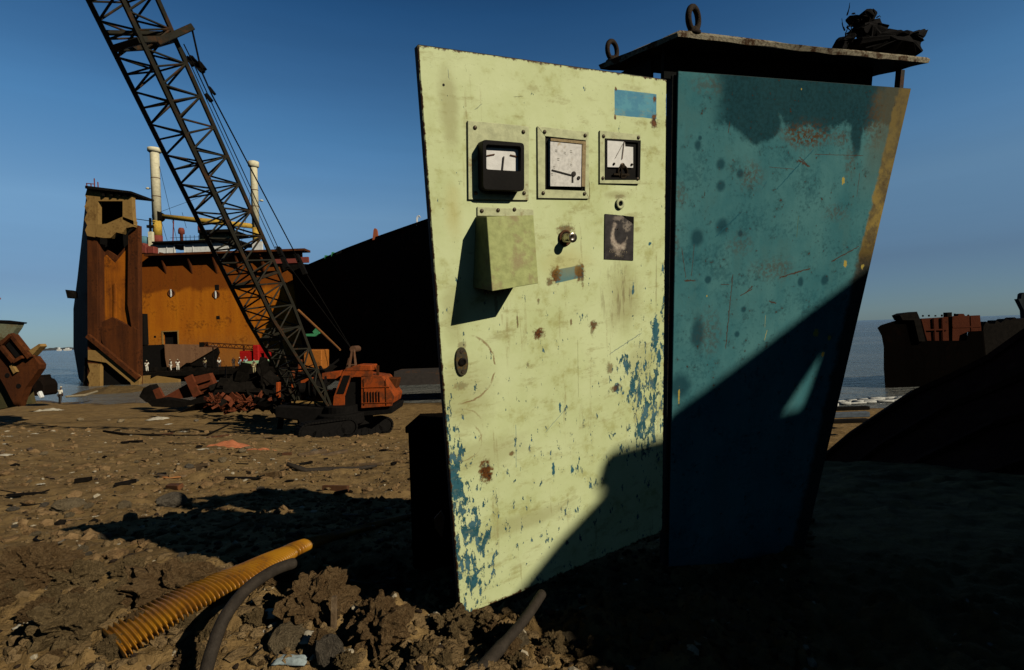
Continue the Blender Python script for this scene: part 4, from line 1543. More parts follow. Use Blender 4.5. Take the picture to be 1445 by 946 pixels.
# tan cut gallery on top, with an opening
mb = MB()
pp(mb, [(123, 266), (138, 266), (138, 318), (134, 335), (123, 333), (120, 325), (123, 318), (119, 310), (123, 300), (119, 292), (123, 283), (120, 276)], YT - .5, .7)
pp(mb, [(138, 266), (186, 271), (186, 284), (138, 284)], YT - .5, .7)
pp(mb, [(173, 284), (186, 284), (187, 305), (189, 318), (173, 310)], YT - .5, .7)
pp(mb, [(138, 317), (150, 316), (173, 306), (189, 312), (188, 320), (178, 322), (172, 330), (164, 328), (156, 336), (146, 336), (134, 334)], YT - .5, .7)
mb.build('top_gallery', M_tanp, SHIP)
mb = MB(); pb(mb, 136, 282, 190, 378, YT + 3.2, .3); mb.build('gallery_shade', M_hole, SHIP)  # near-black sheet put in as the shade under the gallery
mb = MB()
pp(mb, [(120, 262), (185, 270), (185, 273), (120, 266)], YT - 1.2, 4.5)
for px in (143, 155, 166, 176):
    pp(mb, [(px, 270), (px + 5, 270.6), (px + 3, 277), (px + 1, 277)], YT - .9, .5)
mb.build('top_deck', M_dark, SHIP)
mb = MB()
for (a, b) in (((122, 259), (133, 260)), ((133, 252), (133.5, 264)), ((138, 257), (138.5, 265)), ((122, 259), (123, 264)), ((128, 259), (129, 265))):
    mb.bar(at(*a, YT), at(*b, YT), .1)
mb.build('railing', M_redp, SHIP)
mb = MB(); pp(mb, [(92, 409), (98, 410), (100, 414), (100, 420), (95, 421)], YT + 2, 1.2); mb.build('fairlead', M_dark, SHIP)
# diagonal shore and torn bottom
mb = MB(); mb.bar(at(124, 474, YT - .5), at(196, 534, YT - .5), .55, .5, (0, 1, 0)); mb.build('diagonal_brace', M_brown, SHIP)
mb = MB(); pp(mb, [(124, 494), (150, 496), (172, 515), (196, 532), (196, 549), (186, 549), (184, 540), (150, 512), (124, 508)], YT - .3, .6); mb.build('torn_skirt', M_tanp, SHIP)
mb = MB(); pp(mb, [(124, 513), (141, 514), (141, 549), (124, 552), (126, 540), (123, 532), (127, 524)], YT - .3, .6); mb.build('torn_plate', M_tanp, SHIP)
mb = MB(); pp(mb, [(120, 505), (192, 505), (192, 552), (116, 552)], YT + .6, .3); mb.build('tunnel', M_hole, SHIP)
# hold floor in front of the bulkhead, with openings, slanting plate and torn edge
mb = MB()
pb(mb, 192, 522, 460, 528, 74, 12)
pb(mb, 192, 528, 460, 560, 76, 8)
mb.build('hold_floor', M_dark, SHIP)
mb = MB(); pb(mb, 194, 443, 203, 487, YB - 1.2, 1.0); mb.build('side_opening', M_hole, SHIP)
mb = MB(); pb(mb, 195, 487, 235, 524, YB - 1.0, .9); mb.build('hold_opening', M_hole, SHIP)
mb = MB(); pp(mb, [(232, 486), (304, 487), (306, 491), (258, 519), (236, 520), (233, 505)], YB - 2.0, .4); mb.build('slanted_plate', hull_rust('mauve_rust_plate', (.20, .105, .055), (.26, .14, .07), (.10, .045, .025), 3.0), SHIP)
mb = MB(); pp(mb, [(306, 491), (308, 498), (304, 508), (306, 524), (250, 524)], YB - 1.6, .5); mb.build('plate_shadow', M_dark, SHIP)  # dark sheet drawn in for the shadow below the slanted plate
mb = MB(); pp(mb, [(196, 531), (210, 530), (208, 537), (220, 531), (252, 536), (252, 548), (214, 550), (196, 548)], 73.6, .5); mb.build('torn_bottom_plate', M_tanp, SHIP)
mb = MB()
for k in range(16):
    px = 198 + k * 15 + random.uniform(-3, 3)
    w = random.uniform(3, 9)
    pb(mb, px, 522.5 - random.uniform(1.5, 4.5), px + w, 523.5, 74.5 + random.random() * 3, .8)
mb.build('deck_litter', M_dark, SHIP)['kind'] = 'stuff'

# ------------------------------------------------------------------ things standing on the hold floor
FLZ = at(300, 522.5, 75).z
Y0 = 78.0
p = at(352, 510, Y0)
t = thing('deck_winch', 'bright red winch standing on the cut deck of the rusted ship', 'winch', (p.x, Y0, FLZ))
mb = MB(); pb(mb, 338, 497, 357, 510, Y0, 1.5); pb(mb, 338, 495, 376, 499.5, Y0 + .2, 1.2)
mb.build('body', M_brightred, t, bevel=.06)
mb = MB(); pb(mb, 356, 487, 365, 511, Y0 - .3, 1.6); mb.build('drum', M_brightred, t, bevel=.15)
mb = MB(); pb(mb, 372, 497, 378, 511, Y0, 1.2); mb.build('pedestal', M_brightred, t, bevel=.1)
o = MB(); pp(o, [(338, 511.5), (376, 507.5), (379, 509), (376, 511.5), (345, 515), (338, 515)], Y0 - 1.2, 1)
tag(o.build('pale_green_plank', M_palegreen), 'pale green painted plank lying in front of the red winch', 'plank')
# jib lattice lying flat
p = at(310, 490, 79)
t = thing('lying_lattice_jib', 'thin dark lattice jib lying level in front of the orange bulkhead', 'crane jib', (p.x, 79, FLZ))
mb = MB()
A0, A1, B0, B1 = at(288, 484, 79), at(362, 488, 79), at(288, 489, 79), at(362, 494, 79)
for dy in (0, .6):
    mb.bar(A0 + V((0, dy, 0)), A1 + V((0, dy, 0)), .14); mb.bar(B0 + V((0, dy, 0)), B1 + V((0, dy, 0)), .14)
mb.build('chord', M_brown, t)
mb = MB()
for k in range(18):
    f0, f1 = k / 18, (k + 1) / 18
    if k % 2:
        mb.bar(A0.lerp(A1, f0), B0.lerp(B1, f1), .08)
    else:
        mb.bar(B0.lerp(B1, f0), A0.lerp(A1, f1), .08)
mb.build('lacing', M_brown, t)
mb = MB(); pb(mb, 281, 483, 290, 490, 79, .7); mb.build('head', M_dark, t)
mb = MB(); pb(mb, 343, 488, 345, 523, 79, .2); pb(mb, 300, 490, 301, 523, 79, .2); mb.build('trestle', M_dark, t)

# ------------------------------------------------------------------ the black hull at centre
p = at(520, 560, 50)
BH = thing('black_hulled_ship', 'huge black ship hull in shade, its side running off behind the cabinet', 'ship', (p.x, 55, 0))
mb = MB()
topc = [(412, 386, 83.5), (430, 377.5, 81), (455, 367, 76.5), (490, 352, 71), (530, 337, 66), (570, 323, 62), (605, 311, 59), (660, 296, 55.5), (760, 270, 50), (900, 240, 45)]
prof = [(0, 0), (.5, -.15), (1.3, -.4), (2.2, -.62), (3.4, -.82), (5.0, -1.0)]
rows = []
for i, (px, py, Y) in enumerate(topc):
    t = at(px, py, Y)
    row = []
    for (inn, f) in prof:
        z = t.z + f * (t.z + .8)
        row.append(V((t.x + inn * (1.0 if i > 1 else .6 + .4 * i / 2), Y + (-.25 * inn), z)))
    rows.append(row)
k = len(prof)
nR = len(rows)
vs = [q for r in rows for q in r]
off = len(vs)
vs += [q + V((7, 6, 0)) for r in rows for q in r]
fs = []
for i in range(nR - 1):
    for j in range(k - 1):
        fs.append((i * k + j, (i + 1) * k + j, (i + 1) * k + j + 1, i * k + j + 1))
        fs.append((off + i * k + j, off + i * k + j + 1, off + (i + 1) * k + j + 1, off + (i + 1) * k + j))
    fs.append((i * k, off + i * k, off + (i + 1) * k, (i + 1) * k))
for j in range(k - 1):
    fs.append((j, j + 1, off + j + 1, off + j))
    e = (nR - 1) * k
    fs.append((e + j, off + e + j, off + e + j + 1, e + j + 1))
mb.add(vs, fs)
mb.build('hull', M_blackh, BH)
mb = MB()
for i in range(nR - 1):
    a, b = rows[i][0], rows[i + 1][0]
    mb.bar(a + V((0, 0, .06)), b + V((0, 0, .06)), .5, .16)
mb.build('gunwale', M_blackh, BH)
def deckpiece(name, poly, Y, dep, m):
    mb = MB(); pp(mb, poly, Y, dep); return mb.build(name, m, BH)
deckpiece('bollard_post', [(525.5, 339), (527, 325), (528, 322.5), (530.5, 322.5), (531.5, 325), (533, 337)], 65.6, .6, weathered('orange_post', (.36, .10, .04), (.12, .04, .02), (.3, .1, .03), .3, .5))
deckpiece('green_fitting', [(458, 366), (458, 360.5), (462, 360.5), (462, 364.5)], 75.2, .5, M_green)
deckpiece('green_fitting', [(467, 362), (468, 356), (471, 356), (471, 361)], 73.6, .5, M_green)
deckpiece('coaming', [(474, 360), (474, 358), (480, 356), (480, 354.5), (488, 352.5), (489, 354)], 71.4, .6, M_dark)
mb = MB()
a = [at(588, 319, 60.4), at(588, 308, 60.4), at(589, 305.5, 60.4), at(591.5, 304.5, 60.4), at(592.5, 306, 60.4)]
mb.tube(a, .065, 6)
mb.tube([q + V((.0, .5, 0)) for q in a], .05, 6)
mb.build('ladder_rail', M_whites, BH)
# rusty spar and green scrap in front of it
mb = MB(); mb.tube([at(421, 438, 40), at(455, 470, 38), at(480, 494, 36)], [.10, .09, .07], 8)
tag(mb.build('rusty_spar', weathered('spar_rust', (.26, .11, .035), (.1, .05, .02), (.3, .12, .03), .3, .8)), 'thin rusty spar slanting down across the black hull', 'spar')
mb = MB(); pp(mb, [(428, 471.5), (443, 471), (441, 468), (446, 463), (450, 467), (450, 471), (445, 475), (428, 474.5)], 40, .3)
tag(mb.build('green_sheet', M_green), 'small green bent sheet caught beside the crane boom', 'sheet')

# low mud-coloured bank and flat barge at the foot of the black hull
mb = MB(); pb(mb, 556, 525, 760, 541, 42, 3); pb(mb, 556, 521, 760, 525, 43, 3)
t = tag(mb.build('low_barge', weathered('barge_plate', (.05, .042, .036), (.03, .02, .015), (.10, .05, .025), .5, 1.5)), 'low dark barge lying along the foot of the black hull', 'barge')

# ------------------------------------------------------------------ far right: wrecks in the shallows
YW = 41.0
p = at(1320, 520, YW)
RW = thing('wrecked_bow', 'dark upturned bow wreck with rust red plates lying in the shallows', 'wreck', (p.x, YW, 0))
mb = MB()
poly = [(1238, 463), (1243, 459), (1272, 450), (1278, 451), (1300, 450), (1308, 481), (1364, 481), (1366, 468), (1386, 467), (1395, 560), (1250, 560), (1247, 520), (1247, 490), (1244, 474)]
fr = [at(x, y, YW) for x, y in poly]
bk = [at(x + 3, y, YW + 5) for x, y in poly]
n = len(fr)
mb.v += fr + bk
mb.f += [tuple(range(n)), tuple(range(n, 2 * n))[::-1]] + [(i, (i + 1) % n, n + (i + 1) % n, n + i) for i in range(n)]
mb.m += [0] * len(mb.f)
mb.build('hull', M_blackw, RW)
mb = MB(); pp(mb, [(1270, 445), (1277, 442), (1294, 440), (1299, 452), (1306, 482), (1297, 482), (1290, 452), (1274, 452)], YW - .3, .9); mb.build('stem_post', M_dark, RW)
M_wr = hull_rust('dull_red_plate', (.070, .019, .009), (.088, .024, .010), (.03, .011, .007), 3.0)
mb = MB(); pp(mb, [(1299, 450), (1338, 447.5), (1339, 481), (1309, 481)], YW + .4, .4); mb.build('rust_plate', M_wr, RW)
mb = MB(); pp(mb, [(1344, 447), (1352, 446), (1353, 443), (1360, 443), (1362, 446), (1383, 445), (1385, 468), (1365, 469), (1365, 482), (1344, 481)], YW + .3, .4); mb.build('rust_plate', M_wr, RW)
mb = MB(); pb(mb, 1337.5, 441, 1344, 484, YW + .7, .4); mb.build('frame_post', M_dark, RW)
for (a, b, w_) in (((1299, 451), (1309, 482), .14), ((1318, 449), (1320, 481), .08), ((1330, 448), (1331, 481), .08), ((1300, 466), (1338, 465), .07), ((1370, 446), (1371, 469), .08), ((1344, 462), (1384, 461), .07)):
    mb = MB(); mb.bar(at(*a, YW + .3), at(*b, YW + .3), w_, .12); mb.build('rib', M_wr, RW)
mb = MB()
for k in range(9):
    px = 1302 + k * 9
    mb.bar(at(px, 447, YW + .8), at(px + random.uniform(-2, 2), 447 - random.uniform(1, 5), YW + .8), .09)
mb.build('torn_edge', M_dark, RW)['kind'] = 'stuff'
YV = 44.0
mb = MB(); pp(mb, [(1388, 460), (1392, 454), (1396, 457), (1404, 457), (1406, 452), (1412, 456), (1420, 450), (1426, 452), (1432, 448), (1438, 451), (1446, 449), (1475, 448), (1475, 560), (1380, 560)], YV, .8)
tag(mb.build('scrap_bank', M_dark), 'ragged black bank of scrap behind the rust red wreck', 'scrap heap')
p = at(1443, 430, 70)
mb = MB(); pp(mb, [(1437, 422), (1441, 422), (1442, 415), (1445, 413), (1448, 418), (1462, 421), (1460, 452), (1446, 452), (1445, 438)], 70, .6)
tag(mb.build('moored_boat', M_blue_h), 'blue grey boat bow just showing at the right edge of the picture', 'boat')

# far white boats by the far shore
for i, (px, py, w, lab) in enumerate(((82, 489, 5, 'small white far boat with a tall cabin'), (94, 489, 10, 'longer low white far boat nearest the tall rusted shell'))):
    Yf = 1100
    a = at(px, 491, Yf)
    t = thing('far_boat', lab, 'boat', (a.x, Yf, 0), 'white boats by the far shore')
    wm = w * Yf / F / 2
    mb = MB()
    prof = [V((a.x - wm, Yf, 3.2)), V((a.x + wm, Yf, 3.6)), V((a.x + wm * .8, Yf, 0)), V((a.x - wm * .85, Yf, 0))]
    mb.prism(prof, (0, 5, 0)); mb.build('hull', M_whites, t)
    mb = MB(); mb.box((a.x - wm * .5, Yf + 1, 3.2), (a.x + wm * .35, Yf + 4, 7.5 if i == 0 else 6.0)); mb.build('cabin', M_whites, t)

# ------------------------------------------------------------------ left wreck and what lies by it
YL = 34.0
p = at(20, 560, YL)
LW = thing('torn_ship_section', 'torn brown ship section lying on its side at the left edge of the beach', 'wreck', (p.x, YL, 0))
mb = MB(); pp(mb, [(-40, 470), (-6, 482), (18, 530), (28, 572), (-40, 585)], YL + .6, 1.2); mb.build('green_plate', hull_rust('green_brown_plate', (.06, .055, .025), (.10, .075, .03), (.05, .03, .015), 2), LW)
mb = MB(); pp(mb, [(0, 481), (16, 472), (42, 505), (40, 509), (47, 503), (56, 515), (55, 521), (36, 547), (30, 562), (26, 574), (20, 572), (8, 548), (-4, 527)], YL, .5); mb.build('brown_plate', M_brown, LW)
mb = MB(); pp(mb, [(7, 486), (14, 480), (34, 505), (25, 509)], YL - .1, .15); mb.build('recess', M_hole, LW)
mb = MB(); mb.bar(at(0, 487, YL - .3), at(20, 511, YL - .3), .22); mb.bar(at(16, 472, YL - .2), at(43, 505, YL - .2), .25); mb.bar(at(0, 488, YL - .3), at(16, 473, YL - .3), .22); mb.bar(at(20, 511, YL - .3), at(32, 504, YL - .3), .2); mb.build('girder', M_brown, LW)
mb = MB(); pp(mb, [(13, 517), (16, 514), (23, 525), (19, 528)], YL - .2, .2); mb.build('patch', M_tanp, LW)
for q in ((26, 545), (10, 530), (34, 508)):
    c = at(*q, YL - .03)
    MB().lathe(c, (0, 1, 0), [(.16, 0), (.16, .02)], 12).build('hole', M_hole, LW)
mb = MB(); pp(mb, [(32, 494), (42, 494), (55, 485.5), (57, 489), (42, 505), (38, 504)], YL + .3, .5); mb.build('bent_flap', M_tanp, LW)
YG = 48
p = at(15, 470, YG)
t = thing('grey_boat_bow', 'grey green bow of a wooden boat rising behind the torn brown section', 'boat', (p.x, YG, 0))
mb = MB(); pp(mb, [(-60, 452), (2, 454), (27, 455), (23, 463), (14, 476), (-60, 486)], YG, .6)
mb.build('hull', weathered('grey_green_planks', (.20, .21, .13), (.06, .06, .04), (.16, .12, .06), .5, 1.2), t)
mb = MB(); pp(mb, [(-60, 450), (2, 452), (27, 455), (26, 457), (2, 455.5), (-60, 454)], YG - .1, .8); mb.build('gunwale', M_dark, t)
mb = MB(); pp(mb, [(-60, 452), (-14, 452), (-14, 423), (-7, 422), (-11, 416), (-60, 410)], YG + .5, .6); mb.build('deckhouse', M_redp, t)
YF = 46
p = at(48, 550, YF)
mb = MB(); pp(mb, [(31, 555), (33, 543), (40, 537), (48, 536), (49, 530), (52, 530), (52, 535), (58, 537), (62, 544), (62, 556), (60, 559), (32, 559)], YF, 1.5)
tag(mb.build('mooring_float', M_blackh, bevel=.1), 'round black float lying at the edge of the water', 'float')
p = at(55, 556, 44)
mb = MB(); pp(mb, [(51, 555), (55, 552), (59, 561), (56, 563)], 42, .3)
tag(mb.build('white_drum', M_whites, bevel=.05), 'small white drum lying on the wet beach by the black float', 'drum')
mb = MB(); a = onground(98, 562); mb.tube([at(93, 560, 48), at(120, 558, 50), at(137, 552.5, 52)], [.10, .13, .10], 8)
tag(mb.build('driftwood_pole', plain('pale_wood', (.30, .25, .16), .8, .4)), 'long pale pole lying at the water edge beside the wading man', 'pole')

# mud heap under the tower
def heap(name, cx, cy, Y, wpx, hpx, dep, mat, seed, label, cat, amp=.35):
    c = at(cx, cy, Y)
    w, h = wpx * Y / F / 2, hpx * Y / F
    n = 40
    mb = MB()
    vs, fs = [], []
    for j in range(13):
        for i in range(n + 1):
            u, v = i / n * 2 - 1, j / 12 * 2 - 1
            k = max(0, 1 - u * u) ** .8 * max(0, 1 - v * v) ** .7
            z = h * k * (1 + amp * mnoise.noise(V((u * 3 + seed, v * 2, 1))) + amp * .6 * mnoise.noise(V((u * 9 + seed, v * 5, 4))))
            vs.append(V((c.x + u * w, Y + v * dep, c.z + z - .15)))
    for j in range(12):
        for i in range(n):
            a = j * (n + 1) + i
            fs.append((a, a + 1, a + n + 2, a + n + 1))
    mb.add(vs, fs)
    o = mb.build(name, mat, smooth=True)
    return tag(o, label, cat)


M_mud = plain('mud', (.13, .085, .035), .9, .6, .4, .05)
heap('mud_heap', 160, 556, 62, 105, 13, 3, M_mud, 2, 'low heap of brown mud in front of the tall rusted shell', 'heap')

# ------------------------------------------------------------------ scrap plates between ship and crane
YS = 40.0
def scrap(name, poly, Y, dep, mat, label, group=None, tilt=0):
    mb = MB()
    front = [at(x, y, Y) for x, y in poly]
    mb.prism(front, (0, dep, tilt))
    o = mb.build(name, mat, bevel=.02)
    return tag(o, label, 'scrap', group)


t = thing('red_scrap_section', 'rust red box section with ribs lying tilted on the beach', 'scrap', at(270, 560, YS))
mb = MB(); pp(mb, [(230, 561), (262, 543), (272, 537), (283, 557), (262, 562), (235, 564)], YS, .6); mb.build('side', M_redscrap, t)
mb = MB(); pp(mb, [(267, 533), (295, 527), (305, 549), (281, 558)], YS - .4, .5); mb.build('plate', M_redscrap, t)
mb = MB(); mb.bar(at(266, 531, YS - .6), at(279, 559, YS - .6), .2, .6); mb.bar(at(276, 541, YS - .6), at(298, 534, YS - .6), .1, .2); mb.bar(at(280, 549, YS - .6), at(301, 542, YS - .6), .1, .2); mb.build('rib', M_redscrap, t)
scrap('red_end_plate', [(215, 551), (224, 547), (231, 560), (226, 569), (222, 567)], YS - .6, .2, M_redscrap, 'small rust red end plate standing left of the ribbed red section')
scrap('black_keel_plate', [(206, 566), (228, 562), (262, 567), (296, 556), (306, 550), (310, 556), (290, 568), (250, 576), (214, 574)], YS - 1.0, .8, M_dark, 'long black curved plate lying beneath the ribbed red section')
scrap('dark_bent_plate', [(196, 560), (202, 548), (212, 543), (220, 556), (222, 568), (206, 568)], YS + .8, .8, M_dark, 'dark crumpled plate left of the small red end plate')
random.seed(31)
def shards(name, n, x0, x1, y0, y1, Y, size, mat, label, cat='scrap', seed=1):
    """a tangle of bent strips and plates that lies as one heap"""
    random.seed(seed)
    mb = MB()
    for k in range(n):
        c = at(random.uniform(x0, x1), y0 + (y1 - y0) * random.random() ** .8, Y + random.uniform(-1.2, 1.2))
        s = size * random.uniform(.4, 1.3)
        d = V((random.uniform(-1, 1), random.uniform(-.6, .6), random.uniform(-.6, .8))).normalized()
        u = V((random.uniform(-.5, .5), random.uniform(-1, 1), random.uniform(-.2, 1))).normalized()
        w = s * random.uniform(.2, .6)
        mid = c + d * s * .5 + u * s * random.uniform(-.2, .2)
        mb.bar(c, mid, w, .05, u)
        mb.bar(mid, mid + (d + u * random.uniform(-.7, .7)).normalized() * s * .6, w * .9, .05, u)
    o = mb.build(name, mat, bevel=.015)
    return tag(o, label, cat)


shards('black_scrap_heap', 60, 300, 400, 528, 572, 40, 2.2, M_dark, 'wide heap of black twisted plates between the red section and the crane', seed=3)
shards('red_torn_heap', 70, 322, 388, 562, 578, 34, .6, M_redscrap, 'heap of torn rust red strips lying left of the crane tracks', seed=4)
shards('red_torn_bundle', 26, 294, 308, 560, 573, 35, .55, M_redscrap, 'smaller bundle of torn rust red strips below the ribbed section', seed=5)
shards('brown_scrap_heap', 40, 345, 395, 530, 560, 44, 1.8, M_brown, 'brown scrap plates piled behind the black heap', seed=6)

shards('dark_plate_heap', 46, 392, 462, 535, 588, 30, 1.3, M_dark, 'dark heap of plates lying behind the foot of the crane boom', seed=9)
shards('rust_plate_heap', 22, 380, 440, 545, 575, 33, .9, M_brown, 'brown torn plates lying between the red strips and the crane', seed=12)
# ------------------------------------------------------------------ lattice boom crane
YC = 25.5
p = onground(470, 622)
CB = at(455, 600, YC)
CG = gz(CB.x, YC)
CR = thing('crawler_crane', 'orange crawler crane with a long dark lattice boom leaning over the beach', 'crane', (CB.x, YC, CG))
M_boom = weathered('boom_paint', (.024, .022, .014), (.010, .008, .006), (.065, .030, .012), .5, .8, spec=.15)
M_corange = weathered('crane_orange', (.36, .066, .010), (.05, .018, .009), (.15, .040, .012), .85, .7, spec=.15)
M_track = plain('track_steel', (.008, .007, .006), .85, .4, .4, .01, spec=.08)
foot = at(446, 578, 26.0)
tip = at(172, -6, 17.6)
bdir = (tip - foot).normalized()
bw = bdir.cross(V((0, 0, 1))).normalized()
if bw.x < 0:
    bw = -bw
bh = bdir.cross(bw).normalized()
if bh.z < 0:
    bh = -bh
BL = (tip - foot).length + 3.0
WID = 1.42
TAP = 5.6                                       # length of the tapered foot section


def bp(s, u, v):                                # point on the boom: along, across (-1..1), depth (0 front..1 back)
    f = min(1, s / TAP)
    w = WID / 2 * (1.0 + .30 * (1 - f))
    d = WID * (.08 + .92 * f)
    return foot + bdir * s + bw * u * w + bh * (v - .5) * d


boom_chords = []
boom = MB()
step = .56
for (u, v) in ((-1, 0), (1, 0), (-1, 1), (1, 1)):
    prev = bp(0, u, v)
    boom.tube([bp(0, u, v), bp(TAP, u, v), bp(TAP + .01, u, v), bp(BL, u, v)], [.080, .088, .088, .088], 6)
bo = boom.build('boom', M_boom, CR)
mb = MB()
N = int(BL / step)
for k in range(N):
    s0, s1 = k * step, (k + 1) * step
    for (a, b) in (((-1, 0), (1, 0)), ((-1, 1), (1, 1)), ((-1, 0), (-1, 1)), ((1, 0), (1, 1))):
        if s0 < 1.6 and a[0] != b[0]:
            continue
        q, r_ = (a, b) if k % 2 else (b, a)
        mb.tube([bp(s0, *q), bp(s1, *r_)], .040, 5)
        if k % 2 == 0:
            mb.tube([bp(s0, *a), bp(s0, *b)], .036, 5)
mb.build('lacing', M_boom, bo)
# heavy joint frame
def s_of(py):                                   # distance along the boom at a picture row
    lo, hi = 0, BL
    for _ in range(40):
        m = (lo + hi) / 2
        q = foot + bdir * m - CAM
        y = PH / 2 - F * q.dot(UP) / q.dot(FWD)
        if y > py: lo = m
        else: hi = m
    return lo


sj = s_of(62)
mb = MB()
C4 = [bp(sj, -1, 0), bp(sj, 1, 0), bp(sj, 1, 1), bp(sj, -1, 1)]
for k in range(4):
    a, b = C4[k], C4[(k + 1) % 4]
    mb.bar(a, b, .22, .20, bdir)
mb.bar(bp(sj + .5, -1, 0), bp(sj + .15, 1, 1), .14, .14)
mb.bar(bp(sj - .1, 1, .4), bp(sj + .25, 1.9, 1.25), .26, .22, bdir)
mb.bar(bp(sj, -1, 1), bp(sj + .25, 1.9, 1.25), .16, .16, bdir)
mb.build('joint_frame', M_boom, bo, bevel=.02)
for f in (.0,):
    for (uv_) in ((-1, 0), (1, 0), (-1, 1), (1, 1)):
        pass
sm = s_of(430)
for s_ in (s_of(395), s_of(470)):
    mb = MB()
    mb.bar(bp(s_, -1, 0), bp(s_, 1, 1), .16, .12)
    mb.bar(bp(s_, -1, 1), bp(s_, 1, 1), .14, .14)
    mb.bar(bp(s_, -1, 0), bp(s_, 1, 0), .14, .14)
    mb.build('gusset_plate', M_boom, bo)
# bridle cables
j1, j2 = bp(sj + .25, 1.85, 1.25), bp(sj - .2, 1.2, 1.1)
e1, e2 = at(424, 372, 27.5), at(398, 362, 27.0)
gtop = at(497, 494, 29.0)
mb = MB()
mb.tube([j1, at(284, 100, 19.4), at(299, 134, 19.9), e1], [.035, .035, .03, .03], 6)
mb.tube([j2, at(276, 96, 19.3), e2], [.022, .022, .022], 6)
mb.tube([j2 - V((.1, 0, .1)), at(272, 98, 19.2), at(392, 360, 26.8)], .016, 6)
mb.tube([e1, gtop], .02, 6)
mb.tube([e2, gtop], .02, 6)
mb.build('pendant_cable', M_track, CR)
for (q, s_) in ((at(281, 96, 19.4), .17), (at(298, 132, 19.9), .13), (at(272, 92, 19.3), .13)):
    mb = MB()
    for k in range(4):
        o_ = V((random.uniform(-.16, .16), 0, random.uniform(-.2, .2)))
        mb.bar(q + o_ - V((.1, 0, -.14)), q + o_ + V((.1, 0, -.14)), s_ * random.uniform(.6, 1), s_ * .7)
    mb.build('pulley_block', M_track, CR)
for q in (e1, e2):
    mb = MB()
    mb.bar(q - V((.18, 0, -.45)), q + V((.25, 0, -.6)), .26, .2)
    mb.bar(q + V((-.35, 0, .5)), q + V((-.1, 0, .5)), .05)
    mb.build('pulley_block', M_track, CR)
# house: outline seen from the side, real width
def hp(px, py, Y):
    return at(px, py, Y)


YH1 = 25.6
HW = 2.4
poly = [(470, 572), (471, 558), (478, 540), (484, 524), (526, 524), (526, 531), (538, 531), (548, 546), (556, 560), (553, 573)]
mb = MB()
# side sheet is built round the door opening
dx0, dx1, dy0 = 496, 509, 532
for po in ([(471, 560), (484, 524), (498, 524), (498, 533), (495, 533), (486, 560), (486, 578), (470, 574)],
           [(498, 524), (526, 524), (526, 531), (510, 532), (498, 532)],
           [(510, 531), (538, 531), (548, 546), (556, 560), (553, 573), (510, 576)]):
    pp(mb, po, YH1, .08)
house = mb.build('cab_side', M_corange, CR)
mb = MB(); pp(mb, [(473, 572), (473, 560), (486, 527), (536, 533), (554, 560), (551, 572)], YH1 + .35, HW); mb.build('house', M_corange, CR, bevel=.05)
mb = MB(); pp(mb, [(486, 577), (486, 560), (496, 532), (511, 532), (511, 576)], YH1 + .28, .06); mb.build('door_opening', M_hole, CR)
mb = MB()
for q in ((510, 547), (510, 569)):
    mb.bar(at(q[0], q[1], YH1 - .02), at(551 if q[1] < 550 else 554, q[1] - 1, YH1 - .02), .05, .03)
mb.build('seam_rail', M_corange, house)
mb = MB(); pp(mb, [(486, 524.5), (486, 521), (504, 515), (524, 515.5), (524, 524)], YH1 + .6, 1.2); mb.build('roof_hood', M_corange, CR, bevel=.04)
mb = MB(); pp(mb, [(540, 533), (562, 534), (557, 555), (548, 545)], YH1 + 1.8, .8); mb.build('counterweight', M_brown, CR, bevel=.05)
mb = MB(); pp(mb, [(475, 556), (485, 530), (494, 530), (485, 556)], YH1 - .03, .04); mb.build('front_window', M_hole, CR)
for k in range(6):
    mb = MB(); mb.bar(at(515 + k * 4, 553, YH1 - .02), at(515 + k * 4 + .4, 568, YH1 - .02), .05, .03); mb.build('grille_bar', M_track, house)
mb = MB(); mb.bar(at(533, 531, YH1 + 1.2), at(533, 516, YH1 + 1.2), .12); mb.build('exhaust_pipe', M_brown, CR)
for px in (513, 544):
    mb = MB(); mb.bar(at(px, 535, YH1 - .02), at(px + 1, 572, YH1 - .02), .035, .03); mb.build('seam_rail', M_brown, house)
# engine block and deck left of the cab
mb = MB(); pp(mb, [(428, 494), (454, 494), (454, 522), (428, 522)], YC + 3.6, 1.2); mb.build('engine_hood', weathered('engine_orange', (.42, .14, .02), (.1, .04, .012), (.2, .07, .015), .35, .6), CR, bevel=.05)
for po, Yq, dq in (([(424, 536), (440, 533), (432, 556), (424, 566), (420, 566)], 1.2, .5), ([(436, 552), (470, 552), (470, 575), (436, 575)], 1.4, .8), ([(454, 527), (482, 523), (478, 536), (454, 536)], 1.6, .8), ([(389, 540), (393, 540), (393, 562), (389, 562)], 1.8, .3), ([(410, 524), (413, 524), (414, 560), (411, 560)], 1.8, .3), ([(420, 508), (424, 508), (424, 525), (420, 525)], 3.3, .3)):
    mb = MB(); pp(mb, po, YC + Yq, dq); mb.build('machinery_cover', M_corange, CR, bevel=.03)
mb = MB(); mb.bar(at(412, 567, YC + .4), at(486, 570, YC + .4), .14, .1); mb.build('deck_rail', M_tanp, CR)
mb = MB(); pp(mb, [(405, 569), (555, 574), (553, 584), (490, 590), (405, 580)], YC + .3, 2.6); mb.build('deck', M_track, CR, bevel=.04)
random.seed(77)
mb = MB()
for k in range(34):
    a = at(random.uniform(386, 480), random.uniform(520, 568), YC + random.uniform(1.2, 3))
    mb.bar(a, a + V((random.uniform(-1.3, 1.3), random.uniform(-.4, .4), random.uniform(-.7, .7))), random.uniform(.05, .22), random.uniform(.04, .12))
mb.build('drive_gear', M_track, CR)
for c in (at(430, 548, YC + .9), at(452, 545, YC + 1.0)):
    MB().lathe(c, (1, .25, 0), [(.5, -.3), (.5, -.24), (.28, -.22), (.28, .22), (.5, .24), (.5, .3)], 18).build('winch_drum', M_track, CR, smooth=False)
